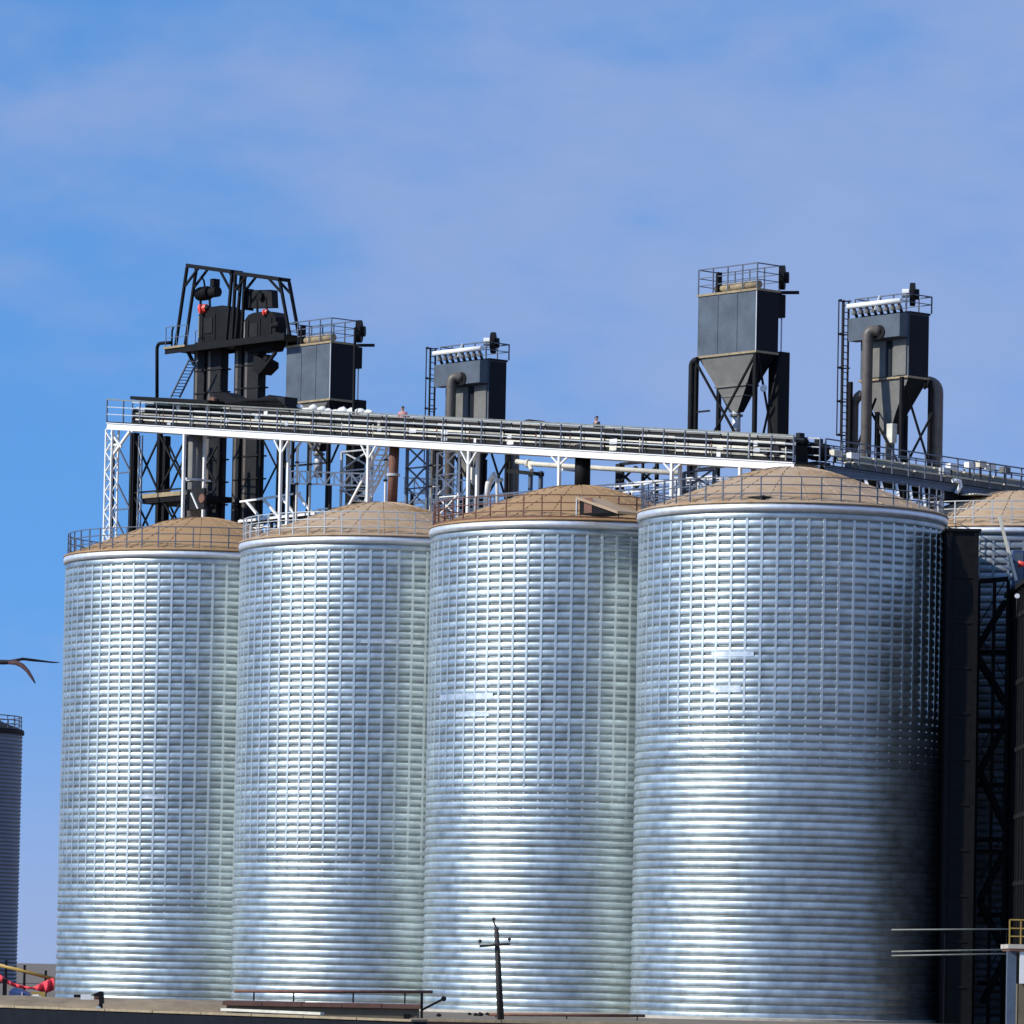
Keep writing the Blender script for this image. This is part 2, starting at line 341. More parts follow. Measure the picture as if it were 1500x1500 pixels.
# two tiers of trough conveyors with flanged lids, in bolted lengths
a0 = Q(196, 600, GQ0).x; n = 20
for (dz, h, q0, q1, mm, lid) in ((.06, .13, .40, .80, 'dark', 'cream'), (.34, .14, .40, .80, 'dark', 'cream'), (.62, .13, .40, .80, 'dark', 'cream'), (.88, .13, .95, 1.45, 'dark', 'greyb')):
    for i in range(n):
        ua, ub = a0 + (KU - a0 - .6) * i / n, a0 + (KU - a0 - .6) * (i + 1) / n - .06
        jz = random.uniform(-.025, .025); hh = h; dz0 = dz
        if random.random() < .3: bx('valve_box', random.choice(('cream', 'white', 'dark', 'railpale')), t, V(ua + .3, q0 - .06, gz(ua + .5) + GT + dz), V(ua + .3 + random.uniform(.15, .5), q0 - .003, gz(ua + .5) + GT + dz + h + random.uniform(0, .1)))
        br('trough_bracket', random.choice(('railpale', 'cream', 'rust')), t, gp(ub + .03, q0 - .03, GT + .06), gp(ub + .03, q0 - .03, GT + dz + .02), .045)
        o = MB().bar(gp(ua, (q0 + q1) / 2, GT + dz + h / 2), gp(ub, (q0 + q1) / 2, GT + dz + h / 2), q1 - q0, h).build('conveyor_trough', mm, t)
        MB().bar(gp(ua + .02, (q0 + q1) / 2, GT + dz + h + .055), gp(ub - .02, (q0 + q1) / 2, GT + dz + h + .055), q1 - q0 + .10, random.choice((.06, .075, .09, .10))).build('lid', random.choice((lid, lid, 'cream2')), o)
# white portal legs
def leg(px, py, q, w=.13, dz=0, m='white', par=None):
    a = Q(px, py, q); r_ = min(math.hypot(a.x - s, q) for s in SU)
    zb = H + roofz(r_) - .03 if r_ < 6.6 else 0
    return br('support_leg', m, par or t, V(a.x, q, zb), V(a.x, q, gz(a.x) - .002), w)
for px in (270, 412, 540, 687, 820, 985, 1085): leg(px, 650, GQ0)
for px in (300, 423, 700, 858, 997): leg(px, 650, GQ1)
for px, z0, z1 in ((270, .52, .52),):
    pass
for px in (270, 820):
    u = Q(px, 650, GQ0).x; dz = 2.2 if px == 270 else .6
    br('tie_bar', 'white', t, V(u + .2, GQ0, gz(u) - dz), V(u + .2, GQ1, gz(u) - dz), .09)
# lattice end leg at the left end and its knee braces
lt_ = thing('lattice_mast', 'white lattice mast carrying the left end of the gallery over the leftmost silo', 'mast', (gl.x + .2, GQ0, H))
ua, ub = gl.x + .05, gl.x + .55
zt = gz(gl.x) - .004
def ztop(u): return gz(u) - .004
for u in (ua, ub):
    for q in (GQ0 - .1, GQ0 + .3):
        r_ = math.hypot(u - SU[0], q); zb = H + (roofz(r_) if r_ < 6.5 else .09) - .02
        br('mast_leg', 'white', lt_, V(u, q, zb), V(u, q, ztop(u)), .08)
zz_ = H + .35; i = 0
while zz_ < zt - .5:
    for q in (GQ0 - .1, GQ0 + .3):
        x0, x1 = (ua, ub) if i % 2 else (ub, ua)
        br('lacing_bar', 'white', lt_, V(x0, q, zz_), V(x1, q, zz_ + .5), .055)
    br('lacing_bar', 'white', lt_, V(ua, GQ0 - .1, zz_), V(ua, GQ0 + .3, zz_ + .25), .05)
    zz_ += .5; i += 1
br('knee_brace', 'white', lt_, Q(190, 632, GQ0), Q(163, 670, GQ0), .12)
br('knee_brace', 'white', lt_, Q(163, 634, GQ0), Q(178, 655, GQ0), .10)
br('knee_brace', 'white', lt_, Q(160, 652, GQ0), Q(176, 651, GQ0), .10)

# ------------------------------------------------------------------ cross gallery towards the shaded silo
BU = KU + .05                                     # near edge on the u axis
bl, brr = QU(1168, 688, BU), QU(1500, 736, BU)
def bz(q): return bl.z + (brr.z - bl.z) * (q - bl.y) / (brr.y - bl.y)
QE = brr.y + 5
t = thing('cross_gallery', 'slate blue cross gallery running right from the drive motors towards the shaded silo', 'gallery', (BU, bl.y, bl.z))
def bp_(du, q, dz): return V(BU + du, q, bz(q) + dz)
ibeam('girder', 'steelblue', t, bp_(0, GQ1 + .3, .17), bp_(0, QE, .17), .16, .34)
ibeam('girder', 'steelblue', t, bp_(-1.5, GQ1 + .3, .17), bp_(-1.5, QE, .17), .16, .34)
MB().bar(bp_(-.75, GQ1 + .3, .37), bp_(-.75, QE, .37), 1.66, .05).build('deck', 'dark', t)
MB().bar(bp_(-.75, 8.6, -.16), bp_(-.75, QE, -.16), 1.3, .30).build('cable_duct', 'navy', t)
for du in (.03, -1.53):
    rl = MB().bar(bp_(du, GQ1 + .3, 1.5), bp_(du, QE, 1.5), .055).build('handrail', 'rail', t)
    for z in (.8, 1.15): MB().bar(bp_(du, GQ1 + .3, z), bp_(du, QE, z), .04).build('rail', 'rail', rl)
    pm = MB().bar((0, 0, 0), (0, 0, 1.12), .055).mesh('railing_post', M['rail'])
    for i in range(18):
        q = GQ1 + .3 + (QE - GQ1 - .4) * i / 17; inst('railing_post', pm, rl, (BU + du, q, bz(q) + .38))
for i in range(7):
    qa, qb = 4.0 + i * 1.9, 4.0 + i * 1.9 + 1.84
    o = MB().bar(bp_(-.5, qa, .55), bp_(-.5, qb, .55), .5, .26).build('conveyor_trough', 'greyb', t)
    MB().bar(bp_(-.5, qa + .02, .72), bp_(-.5, qb - .02, .72), .6, .07).build('lid', 'cream', o)
    o = MB().bar(bp_(-1.1, qa, .95), bp_(-1.1, qb, .95), .4, .22).build('conveyor_trough', 'olive', t)
    MB().bar(bp_(-1.1, qa + .02, 1.10), bp_(-1.1, qb - .02, 1.10), .5, .07).build('lid', 'cream', o)
for px in (1267, 1290, 1313, 1333, 1352):
    a = QU(px, 700, BU); fu, fq = a.x + 2.0, a.y - 1.79; r_ = math.hypot(fu, fq)
    br('raked_strut', 'white', t, V(fu, fq, H + roofz(min(r_, 6.6)) - .03), V(BU, a.y, bz(a.y) - .002), .11)
q = 9.6
for du in (0, -1.5): br('support_leg', 'dark', t, V(BU + du, q - 2.5, 0), V(BU + du, q - 2.5, bz(q - 2.5) - .002), .16)
for i, (px, py) in enumerate(((1395, 684), (1422, 682), (1438, 680), (1452, 683), (1473, 689), (1385, 690), (1225, 664), (1250, 668))):
    a = QU(px, py, BU - .3); o = bx('valve_box', ('white', 'white', 'cream', 'white', 'greyb', 'railpale', 'cream', 'white')[i], t, V(BU - .5, a.y - .22, a.z - .14), V(BU - .2, a.y + .22, a.z + .14)); br('box_stem', 'dark', o, V(BU - .35, a.y, a.z - .14), V(BU - .35, a.y, bz(a.y) + .60), .06)
# fittings seen on and under it
o = thing('white_spout', 'short bent white spout hanging from the cross gallery beside the shaded silo', 'spout', QU(1400, 725, BU + .15))
tb('pipe', 'white', o, [QU(1396, 704, BU + .2), QU(1406, 705, BU + .2), QU(1407, 712, BU + .2), QU(1400, 724, BU + .2)], .10, 8)
MB().disc(QU(1400, 725, BU + .2), (0, .4, 1), .15, .06).build('flange', 'dark', o)
o = thing('pale_canopy', 'small sunlit cream canopy plate under the cross gallery above the shaded silo', 'canopy', QU(1434, 726, BU + .5))
a, b = QU(1418, 724, BU + .5), QU(1452, 727, BU + .5)
MB().bar(a, b, .9, .06).build('plate', 'cream', o); br('bracket', 'dark', o, a + V(-.4, .1, 0), V(BU, a.y + .1, bz(a.y) + .1), .06); br('bracket', 'dark', o, b + V(-.4, -.1, 0), V(BU, b.y - .1, bz(b.y) + .1), .06)

# drive motors at the corner
def drive(px, py, r, length, label, ax=(0, 1, 0), mm='black', q=1.0):
    c = Q(px, py, q); z0 = gz(min(c.x, KU)) + GT + .05
    t = thing('drive_motor', label, 'motor', V(c.x, q, z0), group='conveyor drive motors')
    ax = Vector(ax)
    o = MB().disc(c, ax, r, length, 18).build('drum', mm, t, True)
    for k in range(-2, 3): MB().disc(c + ax * length * k / 6, ax, r + .03, .05, 18).build('cooling_fin', mm, o)
    MB().disc(c - ax * (length / 2 + .08), ax, r * .7, .16, 14).build('fan_cowl', 'dark', t)
    bx('mounting', 'dark', t, c + V(-r * .8, -length / 2, -r - .1), V(c.x + r * .8, q + length / 2, min(z0 - .02, c.z - r - .12)))
    bx('terminal_box', 'dark', t, c + V(-.12, -.15, r + .0), c + V(.12, .15, r + .2))
    return t
drive(1152, 662, .34, 1.0, 'round black drive motor at the end of the white girder', q=.9)
drive(1131, 664, .18, .5, 'small dark gear motor left of the round black drive', mm='dark', q=.6)
drive(1172, 648, .20, .7, 'upper black motor on a bracket at the gallery corner', q=1.5)
drive(1199, 662, .36, .9, 'squat black drum motor on the cross gallery below the left dust collector', mm='dark', q=2.6)

# ------------------------------------------------------------------ twin bucket elevators
EQ = 7.2
def chimney(nm, m, par, px0, px1, py0, zb, q0, q1, pyb=None):
    a, b = Q(px0, py0, q0), Q(px1, py0, q0)
    return MB().box(V(a.x, q0, zb), V(b.x, q1, a.z)).build(nm, m, par)
def elevator(pxs, label, head, redp, motor, off):
    c = Q((pxs[0][0] + pxs[-1][1]) / 2, 700, EQ)
    t = thing('bucket_elevator', label, 'elevator', V(c.x, EQ, 0), group='twin bucket elevators')
    for (x0, x1) in pxs:
        o = chimney('elevator_leg', 'dark', t, x0, x1, head[3] + 2, 0, EQ, EQ + .5)
        for k in range(14):
            z = 20.5 + k * 1.15
            if z < Q(x0, head[3] + 2, EQ).z - .2:
                a, b = Q(x0, 600, EQ), Q(x1, 600, EQ)
                bx('flange', 'dark', o, V(a.x - .05, EQ - .05, z), V(b.x + .05, EQ + .55, z + .07))
        a, b = Q(x0, 600, EQ), Q(x1, 600, EQ)
        bx('lit_edge', 'pipe', o, V(a.x - .012, EQ - .012, 21.0), V(a.x + .17, EQ + .1, Q(x0, 515, EQ).z))  # sunlit left edge of the leg painted as a lighter strip
    x0, y0, x1, y1 = head
    a, b = Q(x0, y1, EQ - .15), Q(x1, y1, EQ - .15); zt = Q(x0, y0, EQ - .15).z
    w = b.x - a.x
    secs = [[V(a.x + i, EQ - .15, z), V(b.x - i, EQ - .15, z), V(b.x - i, EQ + .6, z), V(a.x + i, EQ + .6, z)] for z, i in ((a.z - .45, .3), (a.z, 0), (zt - .35, 0), (zt - .08, w * .12), (zt, w * .28))]
    h = MB().loft(secs).build('head_casing', 'black', t)
    for f in (.12, .5, .86): bx('casing_rib', 'dark', h, V(a.x + w * f, EQ - .20, a.z), V(a.x + w * f + .06, EQ - .152, zt - .37))
    bx('inspection_door', 'dark', h, V(a.x + w * .2, EQ - .19, a.z + .35), V(a.x + w * .44, EQ - .152, zt - .55)); bx('lit_edge_strip', 'olive', h, V(a.x + .01, EQ - .17, a.z + .1), V(a.x + .09, EQ - .152, zt - .4))  # narrow olive strip paints the lit edge of the casing
    return t
e1 = elevator([(285, 300), (304, 324)], 'left black bucket elevator with the round motor above its head', (290, 452, 338, 500), None, None, 0)
e2 = elevator([(344, 354), (358, 379)], 'right black bucket elevator with the boxy motor above its head', (357, 460, 403, 505), None, None, 0)
# motors sit on the heads
def headmotor(px, py, r, ln, label, boxy):
    q = EQ + .2; c = Q(px, py, q)
    t = thing('head_drive', label, 'motor', c - V(0, 0, r + .3), group='motors above the elevator heads')
    if boxy:
        a, b = Q(px - 20, py - 9, q), Q(px + 17, py + 12, q)
        MB().loft([[V(a.x, q, b.z - .0), V(b.x, q, b.z - .15), V(b.x, q + .4, b.z - .15), V(a.x, q + .4, b.z)], [V(a.x, q, a.z), V(b.x - .1, q, a.z - .15), V(b.x - .1, q + .4, a.z - .15), V(a.x, q + .4, a.z)]]).build('belt_guard', 'dark', t)
        bx('guard_end', 'black', t, V(a.x - .1, q - .05, b.z - .1), V(a.x - .004, q + .45, a.z + .08))
        MB().disc(c + V(.1, -.1, -.02), (0, 1, 0), .2, .18).build('pulley', 'black', t)
    else:
        MB().disc(c, (1, 0, 0), r, ln, 18).build('motor_body', 'dark', t, True)
        for k in range(-2, 3): MB().disc(c + V(ln * k / 6, 0, 0), (1, 0, 0), r + .03, .05, 18).build('cooling_fin', 'black', t)
        MB().disc(c + V(ln / 2 + .45, 0, .0), (1, 0, 0), r * .82, .5, 16).build('gearbox', 'black', t)
        tb('conduit', 'black', t, [c + V(.05, 0, r), c + V(-.05, 0, r + .35), c + V(-.2, 0, r + .5)], .05, 6)
        bx('terminal_box', 'black', t, c + V(ln / 2 + .3, -.2, r * .8), c + V(ln / 2 + .6, .2, r * .8 + .4))
    for s in (-.3, .45): br('stand', 'black', t, c + V(s, 0, -r * .4), c + V(s + .1, 0, -r - .85), .09)
    return t
headmotor(299, 430, .33, .85, 'round finned black motor over the left elevator head', False)
headmotor(382, 434, .3, .9, 'boxy dark belt guard over the right elevator head', True)
def brake(px, py, r, label):
    q = EQ - .15; c = Q(px, py, q)
    t = thing('red_coupling', label, 'coupling', c - V(0, 0, r), group='red shaft couplings')
    MB().disc(c, (1, .25, 0), r * .85, r * 1.7, 8).build('coupling_cover', 'red', t); bx('cover_flange', 'red', t, c + V(-r * .3, -r, -r), c + V(r * .2, r, r * .75))
    MB().disc(c + V(r * 1.1, 0, 0), (1, .25, 0), r * .45, r * .9, 10).build('shaft', 'dark', t, True)
    bx('stand', 'black', t, c + V(-r * .5, -.05, -r * 1.5), c + V(r * .5, r * .8, -r * .9))
brake(298, 452, .26, 'red coupling cover under the round motor'); brake(389, 457, .16, 'smaller red coupling under the boxy belt guard')
# service platform, railing, brackets
t = thing('service_platform', 'black steel service platform round the two elevator heads', 'platform', Q(330, 510, EQ))
a, b = Q(243, 494, EQ - 1.0), Q(417, 507, EQ - 1.0); pz = (a.z + b.z) / 2
pl = bx('deck', 'dark', t, V(a.x, EQ - 1.0, pz - .10), V(b.x, EQ + .9, pz))
bx('edge_beam', 'black', t, V(a.x, EQ - 1.05, pz - .28), V(b.x, EQ - 1.002, pz + .06)); bx('edge_beam', 'black', t, V(a.x, EQ + .902, pz - .28), V(b.x, EQ + .95, pz + .06))
bx('ledge', 'tan', t, V(a.x - .06, EQ - 1.12, pz - .02), V(Q(296, 490, EQ).x, EQ - 1.052, pz + .09))
for q_ in (EQ - 1.0, EQ + .9):
    rl = br('handrail', 'rail', t, V(a.x, q_, pz + 1.1), V(a.x + 1.8, q_, pz + 1.1), .035)
    br('rail', 'rail', rl, V(a.x, q_, pz + .55), V(a.x + 1.8, q_, pz + .55), .03)
    for f in (0, .9, 1.8): br('railing_post', 'rail', rl, V(a.x + f, q_, pz), V(a.x + f, q_, pz + 1.1), .035)
tb('lamp_post', 'black', t, [V(a.x + .25, EQ - .8, pz), V(a.x + .25, EQ - .8, pz + .9), V(a.x + .35, EQ - .8, pz + 1.15)], .05, 6)
br('bracket', 'black', t, Q(272, 508, EQ - .5), Q(285, 535, EQ - .5), .14); br('bracket', 'black', t, Q(404, 516, EQ - .5), Q(382, 545, EQ - .5), .14)
tb('drain_pipe', 'black', t, bend(Q(250, 502, EQ - .9), Q(230, 503, EQ - .9), Q(230, 584, EQ - .9), 5, .35), .09, 8)
# hoist gantry over the heads
def gantry(pts, label):
    t = thing('hoist_gantry', label, 'gantry', Q((pts[0][0] + pts[1][0]) / 2, 500, EQ), group='hoist gantries')
    (xa, ya), (xb, yb), (fa, ga), (fb_, gb) = pts
    for q_ in (EQ - .6, EQ + .0):
        dx = V(0, 0, 0) if q_ < EQ else V(.0, 0, 0)
        a, b = Q(xa, ya, EQ - .6), Q(xb, yb, EQ - .6); fa_, fb2 = Q(fa, ga, EQ - .6), Q(fb_, gb, EQ - .6)
        for p in (a, b, fa_, fb2): p.y = q_
        fa_.z = fb2.z = pz + .0
        br('top_beam', 'black', t, a, b, .18, .2)
        br('post', 'black', t, a - V(0, 0, .1), fa_, .13); br('post', 'black', t, b - V(0, 0, .1), fb2, .13)
        k1, k2 = a.lerp(fa_, .26), b.lerp(fb2, .26)
        br('knee_brace', 'black', t, k1, a.lerp(b, .27), .10); br('knee_brace', 'black', t, k2, a.lerp(b, .73), .10)
    for (x, y) in ((xa, ya), (xb, yb)):
        a = Q(x, y, EQ - .6); br('cross_beam', 'black', t, a + V(0, .09, 0), V(a.x, EQ - .09, a.z), .12)
    return t
gantry([(274, 389), (340, 398), (257, 495), (331, 500)], 'left black hoist gantry above the round elevator motor')
gantry([(345, 400), (410, 409), (340, 500), (424, 507)], 'right black hoist gantry above the boxy elevator motor')
# valve lump and chute at the right elevator
t = thing('diverter_valve', 'black diverter valve jutting from the right elevator leg', 'valve', Q(388, 545, EQ - .2))
MB().loft([[Q(378, 545, EQ) + V(0, d, 0), Q(386, 549, EQ) + V(0, d, 0), Q(397, 538, EQ) + V(0, d, 0), Q(397, 530, EQ) + V(0, d, 0), Q(380, 520, EQ) + V(0, d, 0)] for d in (-.35, .5)]).build('valve_body', 'black', t)
MB().disc(Q(392, 524, EQ - .1), (0, 1, 0), .16, .3).build('handwheel', 'black', t)
MB().disc(Q(405, 476, EQ - .1), (1, 0, 0), .15, .5).build('actuator', 'black', t); MB().disc(Q(407, 490, EQ - .1), (1, 0, 0), .12, .4).build('actuator', 'black', t)
# ladder up to the platform
def ladder(label, a, b, w, m, rungs, name='ladder', tread=None):
    a, b = Vector(a), Vector(b); t = thing(name, label, 'stair' if tread else 'ladder', a); s = Vector(w)
    br('stringer', m, t, a, b, .07, .13 if tread else .07); br('stringer', m, t, a + s, b + s, .07, .13 if tread else .07)
    for i in range(rungs):
        c = a.lerp(b, (i + .5) / rungs)
        if tread:
            o = MB(); d = s.normalized().cross(V(0, 0, 1)) * tread / 2; o.loft([[c + s * .02 - d + z, c + s * .98 - d + z, c + s * .98 + d + z, c + s * .02 + d + z] for z in (V(0, 0, -.02), V(0, 0, .02))]).build('tread', m, t)
        else: br('rung', m, t, c + s * .04, c + s * .96, .04)
    return t
ladder('thin slate ladder slanting up to the elevator platform', Q(250, 582, EQ - 1.3), Q(277, 527, EQ - 1.3), (.28, .35, 0), 'rail', 12)

# supporting truss tower at the left, under the gallery, and its landing
TQ = 4.2
t = thing('truss_tower', 'dark cross-braced steel tower standing behind the leftmost silo roof', 'tower', V(Q(205, 700, TQ).x, TQ, 0))
xs = [Q(px, 700, TQ).x for px in (196, 208, 233, 275)]
def top(u): return gz(u) - .3
for u, w in zip((xs[0], xs[2], xs[3]), (.34, .22, .2)):
    for q_ in (TQ, TQ + 2.0): br('tower_leg', 'black', t, V(u, q_, 0), V(u, q_, Q(200, 634, TQ).z), w)
zl = [Q(200, y, TQ).z for y in (640, 722, 800)]; zl.append(zl[2] - 3.3)
for q_ in (TQ - .05, TQ + 2.05):
    for zA, zB in zip(zl, zl[1:]):
        for u0, u1 in ((xs[0], xs[2]), (xs[2], xs[3])):
            br('cross_brace', 'dark', t, V(u0, q_, zA), V(u1, q_, zB), .08); br('cross_brace', 'dark', t, V(u1, q_ + .09, zA), V(u0, q_ + .09, zB), .08)
        br('tie_bar', 'dark', t, V(xs[0], q_, zB), V(xs[3], q_, zB), .08)
br('lattice_bar', 'rail', t, V(xs[1] + .1, TQ - .3, 21), V(xs[1] + .1, TQ - .3, zl[0]), .08)
br('lattice_bar', 'rail', t, V(xs[1] + .35, TQ - .3, 21), V(xs[1] + .35, TQ - .3, zl[0]), .06)
i = 0; z = 21.3
while z < zl[0] - .6:
    x0, x1 = (xs[1] + .1, xs[1] + .35) if i % 2 else (xs[1] + .35, xs[1] + .1)
    br('lacing_bar', 'railpale', t, V(x0, TQ - .32, z), V(x1, TQ - .32, z + .6), .05); z += .6; i += 1
lz = Q(240, 728, TQ).z
bx('landing', 'black', t, V(xs[2] - 1.1, TQ - .2, lz - .28), V(xs[3] + .8, TQ + 2.2, lz)); bx('landing_edge', 'tan', t, V(xs[2] - 1.1, TQ - .26, lz - .02), V(xs[3] + .8, TQ - .202, lz + .2))
# mast between tower and gallery at far left
t = thing('outer_trestle', 'slim dark braced trestle between the white mast and the truss tower', 'trestle', V(Q(172, 700, 2.6).x, 2.6, H))
u0, u1 = Q(166, 700, 2.6).x, Q(192, 700, 2.6).x
zt_, zb_ = Q(170, 640, 2.6).z, Q(170, 800, 2.6).z
for u in (u0, u1): br('trestle_leg', 'dark', t, V(u, 2.6, H + roofz(min(6.6, math.hypot(u - SU[0], 2.6))) - .02), V(u, 2.6, zt_), .09)
for k in range(3):
    zA, zB = zt_ + (zb_ - zt_) * k / 3, zt_ + (zb_ - zt_) * (k + 1) / 3
    br('cross_brace', 'rail', t, V(u0, 2.55, zA), V(u1, 2.55, zB), .07); br('tie_bar', 'rail', t, V(u0, 2.65, zB), V(u1, 2.65, zB), .07)

# black cover over the conveyors near the elevators, and machinery lumps
t = thing('conveyor_hood', 'flat black hood over the conveyors in front of the elevators', 'hood', gp(Q(250, 585, 1).x, 1, GT + 1.1))
a, b = Q(193, 582, GQ0), Q(308, 588, GQ0)
MB().bar(gp(a.x, 1.0, GT + 1.30), gp(b.x, 1.0, GT + 1.30), 1.7, .16).build('hood_plate', 'black', t)
for i in range(6): br('hood_post', 'black', t, gp(a.x + .1 + (b.x - a.x - .2) * i / 5, 1.62, GT + .06), gp(a.x + .1 + (b.x - a.x - .2) * i / 5, 1.62, GT + 1.21), .07)
t = thing('inlet_boot', 'low black inlet boot at the foot of the right elevator', 'machine', gp(Q(357, 590, 1.2).x, 1.2, GT + .9))
pts = [Q(x, y, 1.0) for x, y in ((308, 592), (312, 577), (325, 574), (340, 582), (375, 584), (392, 578), (404, 584), (420, 598))]
MB().loft([[p + V(0, d, 0) for p in pts] for d in (.1, 1.0)]).build('boot_casing', 'black', t)
bx('boot_stand', 'dark', t, V(pts[0].x + .2, 1.1, gz(pts[0].x) + GT + .06), V(pts[-1].x - .3, 1.9, pts[0].z - .02))
MB().disc(Q(312, 588, .9), (0, 1, 0), .22, .2).build('red_wheel', 'rust', t)

t = thing('vent_hump', 'low black humped cover behind the gallery rail right of the mid collector', 'cover', Q(774, 628, 2.3))
a, b = Q(757, 624, 2.1), Q(793, 626, 2.1)
MB().loft([[a.lerp(b, k / 8) + V(0, d, .02 + .32 * sin(pi * k / 8)) for k in range(9)] for d in (0, .8)]).build('hump_cover', 'black', t)
for f in (.1, .9): c = a.lerp(b, f); br('cover_leg', 'dark', t, c + V(0, .2, 0), V(c.x, GQ1 + .08 if False else c.y + .2, gz(c.x) + .1), .07)
# heap of white sacks on the gallery
SACKL = ['white sack at the left end of the heap, nearest the elevators'] + [w + ' white sack from the left in the heap on the gallery' for w in ('second', 'third', 'fourth', 'fifth')] + ['white sack in the middle of the heap on the gallery'] + [w + ' white sack from the right in the heap on the gallery' for w in ('fifth', 'fourth', 'third', 'second')] + ['white sack at the right end of the heap on the gallery']
for i in range(11):
    px = 424 + i * 11.5 + random.uniform(-3, 3); py = 600 + i * .55 + random.uniform(-4, 1)
    c = Q(px, py, 1.9 + (i % 3) * .12); rx, ry, rz = random.uniform(.26, .40), .22, random.uniform(.15, .24)
    mb = MB(); sec = []
    for k in range(6):
        a = -pi / 2 + pi * (k + .5) / 6; rr = cos(a)
        sec.append([c + V(rx * sin(a), ry * rr * cos(2 * pi * j / 8) * random.uniform(.85, 1.1), rz * rr * sin(2 * pi * j / 8) * random.uniform(.8, 1.15)) for j in range(8)])
    o = mb.loft(sec).build('white_sack', 'sack', None, True)
    vs = o.data.vertices; off = Vector(c)
    for v in vs: v.co -= off
    o.location = world(c); o.rotation_euler = (0, 0, -ANG)
    tag(o, SACKL[i], 'sack', 'white sacks heaped on the gallery')
t = thing('sack_tray', 'grey tray under the heap of white sacks behind the gallery rail', 'tray', Q(480, 608, 1.8))
a, b = Q(415, 606, 1.8), Q(556, 614, 1.8); MB().bar(a + V(0, .3, -.12), b + V(0, .3, -.12), .9, .08).build('tray_plate', 'greyb', t)
for f in (.05, .5, .95): c = a.lerp(b, f); br('tray_leg', 'dark', t, c + V(0, .2, -.16), V(c.x, GQ1 + .25, gz(c.x) + .2), .07)
a = Q(518, 592, 1.55); br('tray_post', 'black', t, V(a.x, 1.55, gz(a.x) + GT + .06), V(a.x, 1.55, Q(518, 480, 1.55).z), .10)

# ------------------------------------------------------------------ dust collectors
CQ = 9.0
def roofrail(par, x0, x1, q0, q1, z, hgt=1.1, m='rail', nu=4):
    rl = MB().bar(V(x0, q0, z + hgt), V(x1, q0, z + hgt), .05).bar(V(x0, q1, z + hgt), V(x1, q1, z + hgt), .05).bar(V(x0, q0, z + hgt), V(x0, q1, z + hgt), .05).bar(V(x1, q0, z + hgt), V(x1, q1, z + hgt), .05).build('railing', m, par)
    for zz in (.4, .75):
        MB().bar(V(x0, q0, z + zz), V(x1, q0, z + zz), .035).bar(V(x0, q1, z + zz), V(x1, q1, z + zz), .035).bar(V(x0, q0, z + zz), V(x0, q1, z + zz), .035).bar(V(x1, q0, z + zz), V(x1, q1, z + zz), .035).build('rail', m, rl)
    for i in range(nu + 1):
        for q in (q0, q1): br('railing_post', m, rl, V(x0 + (x1 - x0) * i / nu, q, z), V(x0 + (x1 - x0) * i / nu, q, z + hgt), .05)
    return rl
